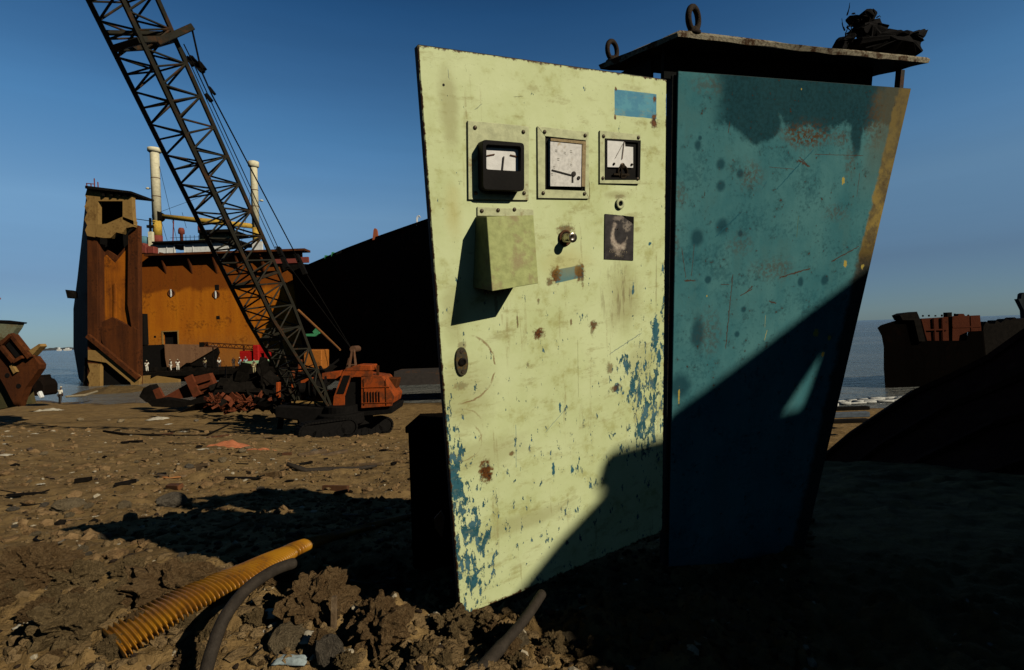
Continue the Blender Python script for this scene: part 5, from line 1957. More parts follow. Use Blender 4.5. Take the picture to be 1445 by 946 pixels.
# boom foot brackets
mb = MB()
for u in (-1, 1):
    q = bp(0, u, .5)
    mb.bar(q - V((0, 0, .9)), q + V((0, 0, .25)), .30, .35)
    mb.bar(q - V((0, 0, .7)), q - V((0, -1.4, .6)), .3, .4)
mb.build('boom_bracket', M_track, CR, bevel=.03)
# gantry
M_gan = weathered('gantry_paint', (.13, .065, .035), (.05, .03, .02), (.12, .05, .02), .5, .6)
mb = MB()
mb.bar(at(497, 492, 28.4), at(489, 524, 27.9), .11); mb.bar(at(499, 492, 28.4), at(503, 524, 27.9), .11)
mb.bar(at(497, 494, 27.6), at(492, 524, 26.9), .09); mb.bar(at(500, 494, 27.6), at(502, 524, 26.9), .09)
mb.bar(at(491.5, 515, 27.9), at(502.5, 515, 27.9), .07)
mb.lathe(at(498, 493, 27.7), (0, 1, 0), [(.18, 0), (.18, .9)], 12)
mb.build('gantry', M_gan, CR)
# tracks
tdir = V((-.80, -.60, 0)).normalized()
tn = V((-tdir.y, tdir.x, 0))
def track(c, L, H_, W_, name='track'):
    """endless belt of shoes round two wheels; c = centre on the ground"""
    out = []
    r = H_ / 2
    n = 12
    for k in range(n + 1):
        t = -PI / 2 + PI * k / n
        out.append((L / 2 - r + r * math.cos(t), r + r * math.sin(t)))
    for k in range(n + 1):
        t = PI / 2 + PI * k / n
        out.append((-L / 2 + r + r * math.cos(t), r + r * math.sin(t)))
    # even spacing
    pts = []
    per = [math.dist(out[i], out[(i + 1) % len(out)]) for i in range(len(out))]
    tot = sum(per)
    m = 44
    for k in range(m):
        d = tot * k / m
        i = 0
        while d > per[i]:
            d -= per[i]; i += 1
        a, b = out[i], out[(i + 1) % len(out)]
        f = d / per[i]
        pts.append((a[0] + (b[0] - a[0]) * f, a[1] + (b[1] - a[1]) * f))
    P3 = lambda q, w: c + tdir * q[0] + V((0, 0, q[1])) + tn * w
    mb = MB()
    for k in range(m):
        a, b = pts[k], pts[(k + 1) % m]
        mb.bar(P3(a, 0), V(P3(a, 0)).lerp(P3(b, 0), .9), W_, .09, V((0, 0, 1)).cross(tdir).cross(P3(b, 0) - P3(a, 0)))
    o = mb.build(name, M_track, CR)
    mb = MB()
    mb.prism([P3((q[0] * .93, .12 + (q[1] - r) * .78 + r - .12), -W_ * .36) for q in out], tn * (W_ * .72))
    mb.build('side_frame', M_track, o, bevel=.03)
    for f in (-.5, -.3, -.1, .1, .3, .5):
        rr = r * .82 if abs(f) == .5 else .22
        z = r if abs(f) == .5 else .26
        x_ = f * (L - 2 * r) if abs(f) == .5 else f * (L - 2 * r)
        MB().lathe(P3((x_, z), -W_ * .42), tn, [(rr, 0), (rr, W_ * .84)], 16).build('wheel', M_track, o)
    return o


ca = at(446, 625, 24.4)
ca.z = gz(ca.x, ca.y, False)
track(V((ca.x + .55, ca.y, ca.z - .05)), 2.7, .85, .7)
cb = ca + V((1.7, 2.5, 0))
track(V((cb.x, cb.y, gz(cb.x, cb.y) - .05)), 2.7, .85, .7)
mb = MB()
cm = (ca + cb) / 2
mb.lathe(V((cm.x, cm.y, ca.z + .45)), (0, 0, 1), [(1.1, 0), (1.1, .5), (.8, .55), (.8, .9)], 24)
mb.bar(ca + V((0, 0, .5)), cb + V((0, 0, .5)), 1.2, .5)
mb.build('carbody', M_track, CR, bevel=.03)
# black ballast box hanging at the front left of the deck
mb = MB(); pp(mb, [(387, 576), (392, 573), (480, 577), (484, 592), (474, 604), (424, 604), (420, 594), (388, 590)], YC - .2, 1.8); mb.build('front_ballast', M_track, CR, bevel=.06)

# ------------------------------------------------------------------ workers
M_skin = plain('brown_skin', (.10, .05, .03), .6, .1)
M_shirt = plain('white_cotton', (.80, .77, .64), .9, .2, .2)
M_shirt2 = plain('pale_blue_cotton', (.40, .48, .52), .9, .2, .2)
M_shirt3 = plain('pale_khaki_cotton', (.45, .38, .20), .9, .2, .2)
M_trous = plain('dark_cotton', (.05, .045, .04), .9, .2, .2)
M_cap = plain('pale_cap', (.55, .50, .36), .9, .2, .2)


def skin_body(joints, edges, radii, root=0, levels=1):
    me = bpy.data.meshes.new('person')
    me.from_pydata([tuple(j) for j in joints], edges, [])
    o = bpy.data.objects.new('tmp', me)
    COL.objects.link(o)
    md = o.modifiers.new('s', 'SKIN')
    for i, sv in enumerate(me.skin_vertices[0].data):
        sv.radius = radii[i] if isinstance(radii[i], tuple) else (radii[i], radii[i])
        sv.use_root = (i == root)
    sd = o.modifiers.new('ss', 'SUBSURF')
    sd.levels = sd.render_levels = levels
    dg = bpy.context.evaluated_depsgraph_get()
    nm = bpy.data.meshes.new_from_object(o.evaluated_get(dg))
    bpy.data.objects.remove(o)
    nm.polygons.foreach_set('use_smooth', [True] * len(nm.polygons))
    return nm


def person(label, pos, yaw, shirt, lean=0, arm=0, legs='dark', cap=True, crouch=0, group=None):
    """standing figure 1.66 m tall, facing -Y before yaw; arm = forward swing"""
    root = thing('person', label, 'person', pos, group)
    root.rotation_euler = (0, 0, yaw)
    J = [V((0, 0, .92)), V((0, 0, 1.10)), V((0, -.02 - lean * .1, 1.36)), V((0, -.03 - lean * .16, 1.45)), V((0, -.05 - lean * .2, 1.53)), V((0, -.06 - lean * .2, 1.65)),
         V((.19, -lean * .1, 1.37)), V((.25, -.02 - arm * .12, 1.10)), V((.22, -.12 - arm * .3, .88)), V((-.19, -lean * .1, 1.37)), V((-.25, -.01, 1.10)), V((-.24, -.08, .86)),
         V((.10, 0, .88)), V((.12, -.05 - .1 * crouch, .48)), V((.12, .02, .08)), V((.12, -.13, .03)), V((-.10, 0, .88)), V((-.11, .03, .48)), V((-.12, .10, .08)), V((-.12, -.04, .03)),
         V((.22, -.18 - arm * .35, .80)), V((-.24, -.11, .77))]
    Ed = [(0, 1), (1, 2), (2, 3), (3, 4), (4, 5), (2, 6), (6, 7), (7, 8), (8, 20), (2, 9), (9, 10), (10, 11), (11, 21), (0, 12), (12, 13), (13, 14), (14, 15), (0, 16), (16, 17), (17, 18), (18, 19)]
    Rd = [(.15, .11), (.14, .10), (.16, .11), .055, .085, .075, .06, .045, .035, .06, .045, .035, .085, .06, .045, .035, .085, .06, .045, .035, .03, .03]
    nm = skin_body(J, Ed, Rd)
    nm.materials.append(M_skin)
    b = bpy.data.objects.new('body', nm)
    COL.objects.link(b)
    b.parent = root
    WM[root.name] = Matrix.Translation(V(pos)) @ Matrix.Rotation(yaw, 4, 'Z')
    # shirt, trousers and cap over the body
    def cover(name, idx, rad, mat):
        m2 = {j: i for i, j in enumerate(idx)}
        e2 = [(m2[a], m2[c]) for a, c in Ed if a in m2 and c in m2]
        me = skin_body([J[i] for i in idx], e2, rad)
        me.materials.append(mat)
        o = bpy.data.objects.new(name, me)
        COL.objects.link(o)
        o.parent = root
    cover('shirt', [0, 1, 2, 6, 7, 9, 10], [(.175, .135), (.165, .125), (.18, .13), .078, .062, .078, .062], shirt)
    cover('trousers', [0, 12, 13, 14, 16, 17, 18], [(.165, .125), .10, .082, .07, .10, .082, .07], M_trous if legs == 'dark' else shirt)
    if cap:
        h = J[5]
        mb = MB()
        mb.lathe(h + V((0, 0, .0)), (0, 0, 1), [(.092, -.01), (.094, .03), (.07, .075), (.02, .095)], 14)
        mb.lathe(h + V((0, -.05, .0)), (0, 0, 1), [(.10, .0), (.10, .012)], 14)
        c = mb.build('cap', M_cap, None, smooth=True)
        c.parent = root
    return root


p = at(85, 566, 50)
person('man in a white shirt and pale cap wading at the edge of the sea', (p.x, 50, min(gz(p.x, 50), p.z) - .05), R(170), M_shirt, .3, .4)
wk = 'workers standing on the cut deck'
for (px, Y, yaw, sh, lab, kw) in (
        (207.5, 77, 20, M_shirt, 'worker in white standing alone in front of the dark hold opening', dict(legs='w')),
        (241, 77, -30, M_shirt, 'worker in white on the left of a pair below the slanted plate', dict(legs='w', arm=.6)),
        (251, 77, 40, M_shirt, 'worker in white on the right of a pair below the slanted plate', dict(legs='w')),
        (289.5, 78, 0, M_shirt3, 'worker in khaki in the shade below the level lattice jib', dict()),
        (309.5, 77, 60, M_shirt, 'worker in white shirt and dark trousers in front of the orange wall', dict()),
        (330, 79, 10, M_trous, 'worker dressed in dark clothes beside the red winch', dict(cap=False)),
        (339, 76, -20, M_shirt2, 'worker in pale blue in front of the red winch', dict(legs='w')),
        (347, 77, 30, M_shirt2, 'worker in pale blue shirt and dark trousers in front of the red winch', dict())):
    q = at(px, 522, Y)
    person(lab, (q.x, Y, FLZ), R(yaw), sh, group=wk, **kw)
q = at(359, 527, 66)
person('stout worker in pale khaki nearest the crane boom, in front of the green plank', (q.x, 66, q.z), R(15), M_shirt3, group=wk, legs='w')
mb = MB(); pb(mb, 345, 527, 372, 532, 65.2, 2.2); pb(mb, 346, 532, 348, 560, 65.4, .3); pb(mb, 368, 532, 370, 560, 65.4, .3)
tag(mb.build('scaffold_platform', M_dark), 'dark platform carrying the stout khaki worker', 'platform')
# ------------------------------------------------------------------ loose things on the soil
def rock_mesh(name, seed, mat, flat=.7, rough=.35, sub=3, cell=1.6):
    bm = bmesh.new()
    bmesh.ops.create_icosphere(bm, subdivisions=sub, radius=1)
    for v in bm.verts:
        p = v.co.copy()
        s = V((seed * 7.1, seed * 3.3, 0))
        k = 1 + rough * mnoise.noise(p * cell + s) + rough * .5 * mnoise.noise(p * cell * 2.6 + s) + rough * .34 * mnoise.noise(p * 7 + s) + rough * .2 * mnoise.noise(p * 15 + s) - rough * .5 * abs(mnoise.noise(p * 3.3 + s))
        v.co = V((p.x * k, p.y * k * .85, p.z * k * flat))
    me = bpy.data.meshes.new(name)
    bm.to_mesh(me)
    bm.free()
    me.materials.append(mat)
    return me


def soil_lump_mat(name, a, b, bd=.012):
    g = G(name)
    n2, n3 = g.noise(2.2, 6, .7), g.noise(9, 6, .7)
    c = g.mix((n2 * .5 + n3 * .5).step(.36, .66), a, b)
    c = g.mix(n3.step(.58, .72) * .6, c, (.26, .19, .10))
    return g.done(c, .93, 0, n2 * .35 + n3 * .4 + g.noise(28, 5, .7) * .25, .09, .04)


M_clod = soil_lump_mat('dried_clod', (.165, .112, .052), (.34, .24, .115))
M_clod2 = soil_lump_mat('red_brown_clod', (.16, .095, .042), (.30, .195, .092))
M_stone = soil_lump_mat('tan_stone', (.20, .15, .085), (.30, .235, .14))
M_stone2 = soil_lump_mat('grey_stone', (.12, .10, .075), (.20, .17, .125))
M_paper = plain('dirty_paper', (.55, .50, .38), .9, .1, .3, .002)
M_wood = weathered('weathered_wood', (.13, .085, .045), (.05, .03, .018), (.20, .14, .08), .5, .25, bd=.006)
M_rubber = plain('dusty_rubber', (.040, .032, .024), .7, .08, .35, .002)

clods = [rock_mesh('clod', i, M_clod if i % 3 else M_clod2, .75, .5, 5, 1.9) for i in range(7)]
stones = [rock_mesh('stone', 20 + i, (M_stone, M_stone2)[i % 2], .6, .28, 3, 1.2) for i in range(5)]


def lay(name, me, px, py, size, label, cat, group=None, sink=.35, sc=(1, 1, 1), seed=0):
    rnd = random.Random(seed + int(px * 7 + py * 13))
    p = onground(px, py)
    o = bpy.data.objects.new(name, me)
    COL.objects.link(o)
    d = p.y
    s = size * d / F / 2
    o.scale = (s * sc[0], s * sc[1], s * sc[2])
    o.rotation_euler = (rnd.uniform(-.3, .3), rnd.uniform(-.3, .3), rnd.uniform(0, 6.28))
    o.location = p + V((0, s * .4, s * .6 * (1 - sink) - s * .15))
    WM[o.name] = Matrix.Translation(o.location)
    return tag(o, label, cat, group)


# named lumps one can point to
lay('earth_clod', clods[0], 235, 855, 110, 'largest brown earth clod, left behind the yellow hose', 'clod', sc=(1.1, .9, .9))
lay('earth_clod', clods[1], 160, 860, 60, 'round brown clod touching the wide end of the yellow hose', 'clod')
lay('earth_clod', clods[2], 95, 830, 62, 'pale topped earth clod left of the hose, on the upper row', 'clod')
lay('earth_clod', clods[3], 40, 822, 85, 'reddish earth clod at the left edge of the foreground', 'clod')
lay('earth_clod', clods[4], 262, 812, 44, 'small earth clod on top of the mound behind the hose', 'clod')
lay('earth_clod', clods[5], 90, 900, 100, 'wide earth clod at the lower left, in front of the pale one', 'clod')
lay('earth_clod', clods[6], 445, 872, 95, 'broad brown clod right of the black pipe', 'clod')
lay('earth_clod', clods[0], 530, 905, 90, 'brown clod at the bottom below the dark door shadow', 'clod')
lay('earth_clod', clods[2], 640, 900, 62, 'brown clod just below the corner of the green door', 'clod')
lay('stone', stones[0], 402, 915, 62, 'flat tan stone near the bottom right of the black pipe', 'stone')
lay('stone', stones[1], 462, 938, 62, 'smooth grey stone standing at the bottom edge', 'stone', sc=(.8, .8, 1.5))
lay('stone', stones[2], 732, 912, 34, 'pale stone beside the leaning stick under the door', 'stone')
lay('stone', stones[4], 805, 908, 26, 'small tan stone at the right of the leaning stick', 'stone')
lay('stone', stones[0], 90, 722, 40, 'tan stone in the trodden soil left of the shadow', 'stone')
lay('stone', stones[3], 238, 715, 40, 'flat grey stone lying inside the cabinet shadow', 'stone')
lay('stone', stones[2], 172, 718, 22, 'reddish tan stone at the tip of the cabinet shadow', 'stone')
lay('stone', stones[1], 990, 748, 34, 'round grey stone in the shade at the foot of the teal panel', 'stone')
random.seed(90)
for k in range(64):
    px = random.uniform(0, 860)
    py = random.uniform(800 if px < 600 else 870, 945)
    s = random.choice((14, 18, 24, 30, 38))
    lay('earth_clod', random.choice(clods), px, py, s, 'loose brown earth clod in the dug foreground soil', 'clod', 'loose clods in the foreground soil', seed=k)
for k in range(46):
    px = random.uniform(0, 560)
    py = random.uniform(575, 790)
    s = random.uniform(4, 11) * (1 + (py - 575) / 300)
    lay('stone', random.choice(stones), px, py, s, 'small stone scattered on the trodden beach soil', 'stone', 'small stones on the beach', seed=k)

# pebbles and crumbs nobody could count
def gravel(name, n, seed, mat, label, r0, r1, smin, smax):
    rnd = np.random.RandomState(seed)
    base = bmesh.new()
    bmesh.ops.create_icosphere(base, subdivisions=1, radius=1)
    bv = np.array([v.co[:] for v in base.verts])
    bf = np.array([[v.index for v in f.verts] for f in base.faces])
    base.free()
    a = np.radians(rnd.uniform(-50, 30, n))
    r = np.exp(rnd.uniform(np.log(r0), np.log(r1), n))
    X, Y = np.sin(a) * r, np.cos(a) * r
    Z = ground_z(X, Y)
    s = (smin + (smax - smin) * rnd.rand(n) ** 3) * (1 + r * .12)
    sc = rnd.uniform(.5, 1.3, (n, 3))
    sc[:, 2] *= .6
    th = rnd.uniform(0, 6.28, n)
    jit = 1 + rnd.uniform(-.25, .25, (n, len(bv), 1))
    P = bv[None] * jit * sc[:, None, :] * s[:, None, None]
    x = P[..., 0] * np.cos(th)[:, None] - P[..., 1] * np.sin(th)[:, None] + X[:, None]
    y = P[..., 0] * np.sin(th)[:, None] + P[..., 1] * np.cos(th)[:, None] + Y[:, None]
    z = P[..., 2] + Z[:, None] + s[:, None] * .15
    vs = np.stack([x, y, z], -1).reshape(-1, 3)
    fs = (bf[None] + (np.arange(n) * len(bv))[:, None, None]).reshape(-1, 3)
    me = bpy.data.meshes.new(name)
    me.from_pydata(vs.tolist(), [], fs.tolist())
    me.materials.append(mat)
    o = bpy.data.objects.new(name, me)
    COL.objects.link(o)
    tag(o, label, 'gravel', kind='stuff')


gravel('soil_crumbs', 16000, 1, soil_lump_mat('crumbs', (.11, .072, .032), (.25, .17, .082)), 'brown soil crumbs covering the beach', 1.1, 16, .003, .024)
gravel('rubble', 2600, 7, M_clod2, 'lumps of earth and rubble lying over the trodden beach', 3.2, 34, .010, .042)
gravel('dark_rubble', 450, 8, M_dark, 'dark scrap crumbs lying over the trodden beach', 3.2, 34, .008, .034)
gravel('pale_chips', 1300, 2, plain('pale_chip', (.42, .36, .25), .85, .02, .4), 'pale shell and paper chips strewn over the beach', 1.2, 32, .003, .017)
gravel('dark_chips', 1500, 3, plain('dark_chip', (.03, .02, .013), .85, .02, .4), 'dark rust chips strewn over the beach', 1.2, 26, .004, .018)

# twigs, straws and strips
random.seed(52)
def strip(px, py, lpx, rpx, name, mat, label, cat, group=None, flat=.3, bend=.15, ang=None):
    c = onground(px, py)
    s = c.y / F
    a = random.uniform(-.5, .5) if ang is None else ang
    d = V((math.cos(a), math.sin(a) * 1.5, 0)).normalized()
    L = lpx * s
    pts = []
    for k in range(6):
        t = k / 5 - .5
        q = c + d * L * t + V((-d.y, d.x, 0)) * bend * L * (t * t * 2 + .3 * mnoise.noise(V((px, k, py))))
        pts.append(V((q.x, q.y, gz(q.x, q.y, False) + rpx * s * .6 + .006 + .12 * L * random.random() * (abs(t) > .4))))
    r = rpx * s
    mb = MB()
    mb.tube(pts, [r * .7, r, r, r * .9, r * .8, r * .5], 6, flat=[(1, flat)] * 6)
    return tag(mb.build(name, mat, smooth=True), label, cat, group)


for k in range(110):
    px = random.uniform(0, 600)
    py = random.choice((random.uniform(585, 700), random.uniform(620, 780), random.uniform(800, 940)))
    strip(px, py, random.uniform(14, 46) * (.6 + (py - 560) / 300), random.uniform(.8, 2.0) * (.6 + (py - 560) / 300), 'splinter', M_wood if k % 2 else M_dark, 'thin splinter of wood or iron lying on the beach soil', 'splinter', 'splinters strewn on the beach', .5)
strip(75, 690, 140, 2, 'rusty_rod', M_dark, 'long thin dark rod lying on the soil at the left', 'rod', ang=.1, bend=.02)
strip(40, 700, 46, 7, 'dark_board', M_dark, 'dark short board at the left edge of the beach', 'board', ang=.25, bend=.0)
strip(235, 614, 190, 2.2, 'long_cable', M_dark, 'long thin dark cable lying across the middle of the beach', 'cable', ang=-.03, bend=.03, flat=1)
strip(255, 673, 60, 6, 'bent_strip', M_wood, 'bent brown strip arching over the soil', 'strip', ang=.25, bend=.25)
strip(345, 675, 56, 6, 'dark_plank', M_dark, 'short dark plank lying beyond the shadow', 'plank', ang=.0, bend=.0)
strip(470, 662, 120, 4, 'twisted_cable', M_rubber, 'thick twisted cable lying across the soil near the crane', 'cable', ang=.22, bend=.05, flat=1)
strip(320, 652, 60, 3, 'iron_strap', M_dark, 'thin dark strap lying left of the twisted cable', 'strap', ang=-.1)
strip(45, 772, 80, 9, 'flat_shard', M_stone2, 'flat grey shard lying at the left before the shadow', 'shard', ang=.12, bend=.0, flat=.25)
strip(500, 728, 60, 4, 'wood_sliver', M_wood, 'sunlit sliver of wood lying inside the cabinet shadow', 'sliver', ang=.05)


lay('earth_clod', clods[5], 356, 812, 34, 'small clod lying over the dip in the yellow hose', 'clod')
random.seed(64)
for k in range(34):                              # broken boards and plate offcuts
    px, py = random.uniform(0, 585), random.uniform(590, 700)
    c = onground(px, py)
    s_ = c.y / F * (.5 + (py - 560) / 150)
    a_ = random.uniform(-.6, .6)
    L_, w_ = random.uniform(10, 34) * s_, random.uniform(2.5, 8) * s_
    d_ = V((math.cos(a_), math.sin(a_) * 1.4, random.uniform(-.02, .14)))
    mb = MB(); mb.bar(c - d_ * L_ / 2 + V((0, 0, .02)), c + d_ * L_ / 2 + V((0, 0, .02)), w_, random.uniform(.02, .07), (random.uniform(-.3, .3), random.uniform(-.3, .3), 1))
    tag(mb.build('board', (M_wood, M_dark, M_clod2, M_rust)[k % 4], bevel=.004), 'broken board or plate offcut lying on the trodden beach', 'offcut', 'boards and offcuts on the beach')


def rag(px, py, w, h, name, mat, label, cat, rise=.25, seed=1):
    c = onground(px, py)
    s = c.y / F
    n = 10
    mb = MB()
    vs, fs = [], []
    for j in range(n + 1):
        for i in range(n + 1):
            u, v = i / n * 2 - 1, j / n * 2 - 1
            e = 1 + .25 * mnoise.noise(V((math.atan2(v, u) * 1.3, seed, 0)))
            x = c.x + u * w * s / 2 * e
            y = c.y + v * h * s * 1.2 * e
            k = max(0, 1 - max(abs(u), abs(v)) ** 2)
            z = gz(x, y, False) + .02 + rise * w * s * .4 * k * (.6 + .7 * mnoise.noise(V((u * 2 + seed, v * 2, 0)))) + .03 * w * s * mnoise.noise(V((u * 6, v * 6, seed)))
            vs.append(V((x, y, z)))
    for j in range(n):
        for i in range(n):
            a = j * (n + 1) + i
            fs.append((a, a + 1, a + n + 2, a + n + 1))
    mb.add(vs, fs)
    o = mb.build(name, mat, smooth=True)
    sd = o.modifiers.new('thickness', 'SOLIDIFY')
    sd.thickness = .006
    return tag(o, label, cat)


rag(325, 628, 48, 14, 'orange_cloth', plain('orange_cloth', (.50, .17, .075), .9, .3, .25, .01), 'crumpled orange cloth lying left of the crane tracks', 'cloth', .5, 3)
rag(368, 635, 40, 4, 'orange_strip', plain('orange_sheet', (.50, .18, .08), .9, .3, .25, .01), 'narrow orange strip trailing right of the crumpled cloth', 'cloth', .2, 5)
for (px, py, w, h, lab) in ((70, 580, 34, 5, 'long white scrap of paper near the water at left'), (222, 592, 26, 6, 'white torn card in the middle of the beach'), (8, 642, 16, 6, 'white crumpled scrap at the left edge'), (290, 634, 16, 8, 'white torn scrap left of the orange cloth'), (220, 668, 12, 7, 'pale lump of paper beside the bent strip'), (258, 610, 8, 5, 'small white scrap right of the torn card'),
                            (382, 872, 26, 14, 'pale torn paper right of the black pipe'), (434, 903, 16, 10, 'small pale paper above the smooth grey stone'), (45, 886, 30, 12, 'pale curled paper at the lower left'), (410, 938, 46, 7, 'pale blue torn strip at the bottom edge'), (838, 845, 40, 14, 'green grey rag lying in the shade right of the door')):
    m = plain('rag_' + str(px), (.16, .20, .15), .9, .1, .3) if px == 838 else (plain('blue_paper', (.30, .36, .36), .8, .1) if px == 410 else M_paper)
    rag(px, py, w, h, 'paper_scrap', m, lab, 'rag' if px == 838 else 'paper', .35, px)
random.seed(8)
for k in range(34):
    px, py = random.uniform(0, 600), random.uniform(572, 735)
    rag(px, py, random.uniform(3, 8) * (1 + (py - 572) / 300), random.uniform(1.5, 4), 'paper_bit', M_paper, 'tiny pale scrap of litter on the beach soil', 'litter', .3, k)
for o in [o for o in COL.objects if o.name.split('.')[0] == 'paper_bit']:
    o['group'] = 'tiny pale litter on the beach'
strip(245, 676, 26, 5, 'orange_shard', plain('orange_shard', (.35, .15, .05), .8, .1), 'small orange shard beside the bent strip', 'shard', ang=.3, bend=.05)
# ------------------------------------------------------------------ yellow corrugated hose
def hose_path(px_pts, lift):
    out = []
    for (px, py, l) in px_pts:
        r = ray(px, py)
        p = onground(px, py)
        out.append(p + V((0, 0, l)))
    return out


def smooth_path(P, n):
    out = []
    m = len(P) - 1
    for k in range(n + 1):
        t = k / n * m
        i = min(int(t), m - 1)
        f = t - i
        p0, p1, p2, p3 = P[max(i - 1, 0)], P[i], P[i + 1], P[min(i + 2, m)]
        out.append(.5 * ((2 * p1) + (p2 - p0) * f + (2 * p0 - 5 * p1 + 4 * p2 - p3) * f * f + (3 * p1 - p0 - 3 * p2 + p3) * f ** 3))
    return out


def depthpt(px, py, Y):
    return at(px, py, Y)


gy = [onground(152, 930).y, onground(330, 840).y]
print('hose Y', gy, 'ground at door', onground(650, 880), onground(420, 790))
P = [depthpt(158, 908, 1.37), depthpt(200, 882, 1.425), depthpt(245, 856, 1.49), depthpt(290, 834, 1.565), depthpt(328, 816, 1.64), depthpt(352, 806, 1.70), depthpt(380, 792, 1.79), depthpt(402, 782, 1.88), depthpt(440, 766, 2.06)]
for (px, py, l) in ((520, 740, .03), (610, 716, .03)):
    q = onground(px, py + 8)
    P.append(V((q.x, q.y, gz(q.x, q.y, False) + l)))
path = smooth_path(P, 2000)
acc = [0.0]
for i in range(len(path) - 1):
    acc.append(acc[-1] + (path[i + 1] - path[i]).length)
NR = int(acc[-1] / .0125)
NS = NR * 9
even, i = [], 0
for k in range(NS + 1):                             # even spacing so that the ribs keep one pitch
    d = acc[-1] * k / NS
    while i < len(acc) - 2 and acc[i + 1] < d:
        i += 1
    even.append(path[i].lerp(path[i + 1], (d - acc[i]) / max(1e-9, acc[i + 1] - acc[i])))
path = even
mb = MB()
rad, fl = [], []
for k, q in enumerate(path):
    t = k / (len(path) - 1)
    ph = t * NR * 2 * PI
    core = .024
    crush = max(0, 1 - t * 3.0) ** .8                   # flattened at the torn end
    rad.append(core * (1.0 - .30 * min(1, t * 2.2)) + .0046 * math.sin(ph))
    fl.append((1 + 2.8 * crush, 1 - .1 * crush))
mb.tube(path, rad, 20, flat=fl)


def hose_mat():
    g = G('yellow_ribbed_plastic')
    n2, n3 = g.noise(9, 5, .6), g.noise(60, 5, .65)
    c = g.mix(n2.step(.35, .65), (.40, .18, .010), (.30, .115, .008))
    c = g.mix((n2 * .4 + n3 * .6).step(.50, .66) * .7, c, (.14, .075, .02))
    return g.done(c, .38, 0, n3, .001, .5)


tag(mb.build('ribbed_hose', hose_mat(), smooth=True), 'yellow ribbed plastic hose crushed flat at its near end', 'hose')
P = [depthpt(286, 965, 1.20), depthpt(300, 915, 1.23), depthpt(318, 870, 1.27), depthpt(348, 832, 1.34), depthpt(385, 806, 1.42), depthpt(417, 794, 1.48)]
path = smooth_path(P, 60)
mb = MB(); mb.tube(path, [.0155] * 58 + [.0150, .0135, .009], 16)
tag(mb.build('black_pipe', M_rubber, smooth=True), 'dusty black bent pipe rising in front of the yellow hose', 'pipe')
P = [depthpt(672, 952, 1.24), depthpt(705, 915, 1.33), depthpt(742, 872, 1.44), depthpt(765, 838, 1.55)]
mb = MB(); mb.tube(smooth_path(P, 30), [.017] * 12 + [.014] * 19, 12)
tag(mb.build('leaning_stick', M_rubber, smooth=True), 'brown round stick leaning against the bottom of the green door', 'stick')
mb = MB(); q = onground(484, 846); mb.bar(q - V((0, 0, .03)), q + V((.005, 0, .055)), .012, .010)
tag(mb.build('wooden_stake', M_wood), 'small stake standing up in the soil at the edge of the shadow', 'stake')
mb = MB(); q = onground(470, 893); mb.bar(q - V((0, 0, .03)), q + V((.0, .02, .09)), .016, .012)
tag(mb.build('split_stick', M_wood), 'split stick stuck upright in the sunlit soil', 'stick')

M_sooty = plain('sooty_steel', (.006, .005, .004), .97, .2, .4, spec=0)
# black box standing behind the door
Yb = 2.35
a, b = at(577, 650, Yb), at(720, 650, Yb)
zt, zb_ = at(600, 604, Yb).z, gz(a.x + .2, Yb) - .05
t = thing('black_cabinet', 'black steel box standing half hidden behind the green door', 'box', (a.x + .2, Yb, gz(a.x + .2, Yb)))
mb = MB(); mb.box((a.x, Yb, zb_), (b.x + .1, Yb + .35, zt)); mb.build('body', M_sooty, t, bevel=.008)
mb = MB(); mb.box((a.x - .01, Yb - .012, zt - .02), (b.x + .11, Yb + .36, zt + .012)); mb.build('lid', M_sooty, t, bevel=.004)
mb = MB(); pp(mb, [(612, 733), (622, 722), (627, 734), (624, 760), (614, 745)], 1.78, .02)
tag(mb.build('rusty_scrap', M_rust), 'small rusty scrap at the left edge of the green door', 'scrap')

# ------------------------------------------------------------------ right: overturned hull in the shade, boards, wet sand
YR = 7.0
M_rwood = weathered('dark_red_planks', (.040, .013, .009), (.012, .007, .006), (.06, .022, .014), .5, .6, bd=.02, spec=.02)
edgep = [(1160, 650, 8.6), (1200, 616, 8.4), (1290, 556, 8.0), (1345, 532, 7.6), (1400, 505, 7.2), (1450, 470, 6.8), (1540, 430, 6.2)]
tops = [at(*e) for e in edgep]
HR = thing('overturned_hull', 'dark red overturned wooden hull lying in shade at the right', 'wreck', (tops[3].x, 6, gz(tops[3].x, 6)))
mb = MB()
rows = 6
vs, fs = [], []
for i, q in enumerate(tops):
    for j in range(rows + 1):
        f = j / rows
        r = V((q.x - .25 * f - 1.0 * f * f * .2, q.y - 4.6 * f * (1 - .04 * i), q.z - (q.z - gz(q.x, q.y - 4.6 * f) + .15) * (f ** 1.25)))
        vs.append(r)
m = rows + 1
for i in range(len(tops) - 1):
    for j in range(rows):
        fs.append((i * m + j, (i + 1) * m + j, (i + 1) * m + j + 1, i * m + j + 1))
off = len(vs)
for q in tops:
    vs += [q + V((.3, .35, -.05)), V((q.x + .5, q.y + .6, gz(q.x, q.y) - .2))]
for i in range(len(tops) - 1):
    a, b = off + i * 2, off + (i + 1) * 2
    fs += [(i * m, a, b, (i + 1) * m), (a, a + 1, b + 1, b)]
mb.add(vs, fs)
mb.build('planking', M_rwood, HR)
for k, f in enumerate((.0, .16, .34, .55)):
    mb = MB()
    pts = []
    for i in range(len(tops)):
        j = f * rows
        j0 = int(j)
        pts.append(vs[i * m + j0].lerp(vs[i * m + min(j0 + 1, rows)], j - j0) + V((0, -.01, .03)))
    for i in range(len(pts) - 1):
        mb.bar(pts[i], pts[i + 1], .12, .07)
    mb.build('strake', M_rwood, HR)
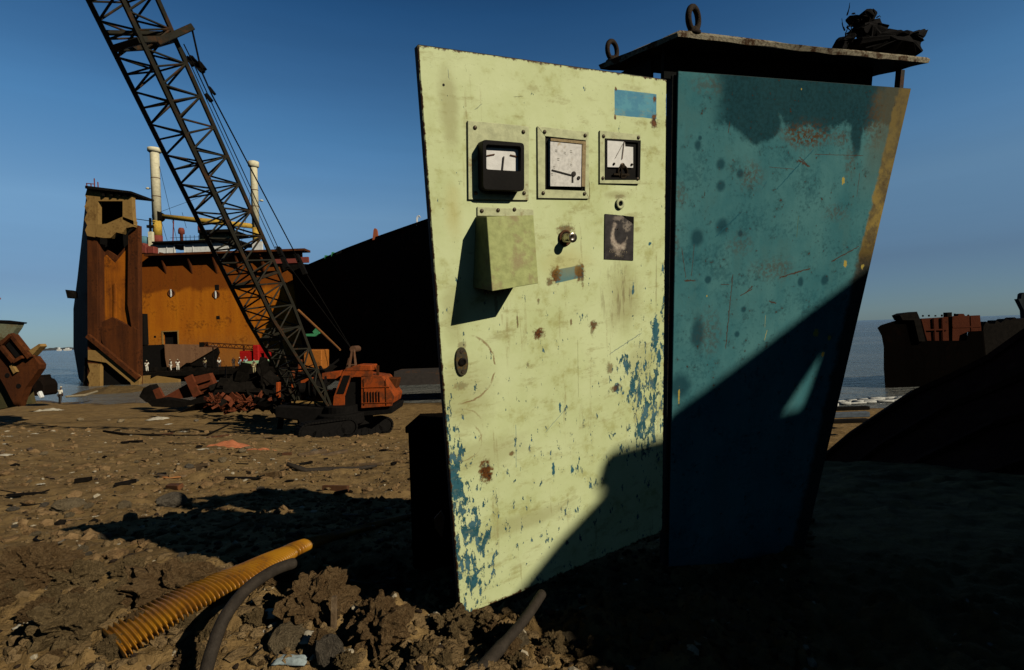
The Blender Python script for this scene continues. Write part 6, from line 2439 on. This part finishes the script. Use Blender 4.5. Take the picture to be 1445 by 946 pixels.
for (y0, y1, lab, mt) in ((575, 580, 'farthest dark beam on the sand at the foot of the surf', M_dark), (583, 590, 'blue grey beam on the sand between two dark ones', plain('blue_grey_wood', (.10, .12, .14), .8, .5)), (593, 598, 'nearest dark beam on the sand right of the cabinet', M_dark)):
    mb = MB(); pb(mb, 1150, y0, 1228, y1, 25 - (y0 - 575) * .15, .3)
    tag(mb.build('beam', mt, bevel=.02), lab, 'beam', 'beams lying on the sand')

# ------------------------------------------------------------------ the hull outside the picture, right and behind, whose shade falls on the cabinet
sh = V((SUN.x, SUN.y, 0)).normalized()
sa = V((-sh.y, sh.x, 0))                           # along the wall
O0 = bA + sh * 5.2
def cast(P):
    t = (O0 - P).dot(sh) / SUN.dot(sh)
    q = P + SUN * t
    return ((q - O0).dot(sa), q.z)


dpt = lambda px, py: DM @ D(px, py)
bpt = lambda px, py: BM @ B(px, py)
gpt = lambda px, py: onground(px, py)
EDGE = [gpt(850, 946), gpt(770, 905), dpt(722, 846), dpt(790, 762), dpt(857, 692), dpt(841, 689), dpt(851, 652), dpt(866, 634), dpt(938, 616), bpt(952, 580), bpt(1000, 546), bpt(1112, 462), bpt(1226, 377)]
ed = [cast(P) for P in EDGE]
print('edge', [(round(a, 2), round(b, 2)) for a, b in ed])
HOLE = [cast(bpt(*q)) for q in ((1160, 496), (1102, 583), (1130, 577), (1141, 550))]
print('hole', [(round(a, 2), round(b, 2)) for a, b in HOLE])
ed2 = [(-.66, 3.2), (-.64, 7.35)] + ed + [(3.5, 9.05), (8.0, 10.0), (13.0, 10.6), (13.0, 3.0)]
wp = lambda a, z: V((O0.x, O0.y, 0)) + sa * a + V((0, 0, z))
q0 = wp(3, 0)
WALL = thing('hull_plating', 'torn rusty ship plating standing on the beach to the right, shading the cabinet', 'wreck', (q0.x, q0.y, gz(q0.x, q0.y)))
M_wall = hull_rust('shading_plate', (.12, .05, .022), (.16, .065, .025), (.05, .022, .012), 2.5)
from mathutils.geometry import tessellate_polygon
def holed(outer, hole, th):
    tris = tessellate_polygon([[V((a, b, 0)) for a, b in outer], [V((a, b, 0)) for a, b in hole]])
    allp = list(outer) + list(hole)
    mb = MB()
    n = len(allp)
    mb.v += [wp(a, z) for a, z in allp] + [wp(a, z) + sh * th for a, z in allp]
    mb.f += [tuple(t) for t in tris] + [tuple(n + i for i in t[::-1]) for t in tris]
    for base, cnt in ((0, len(outer)), (len(outer), len(hole))):
        for i in range(cnt):
            j = (i + 1) % cnt
            mb.f.append((base + i, base + j, n + base + j, n + base + i))
    mb.m += [0] * len(mb.f)
    return mb


holed(ed2, HOLE, .02).build('plating', M_wall, WALL)
for a in (.2, 2.2, 4.2, 6.2, 8.2, 10.2, 12.2):
    top = 7.5 if a < 1 else 8.2 + .13 * a
    mb = MB(); mb.bar(wp(a, 3.4) + sh * .12, wp(a, top - .2) + sh * .12, .1, .2, sh)
    mb.build('frame', M_wall, WALL)
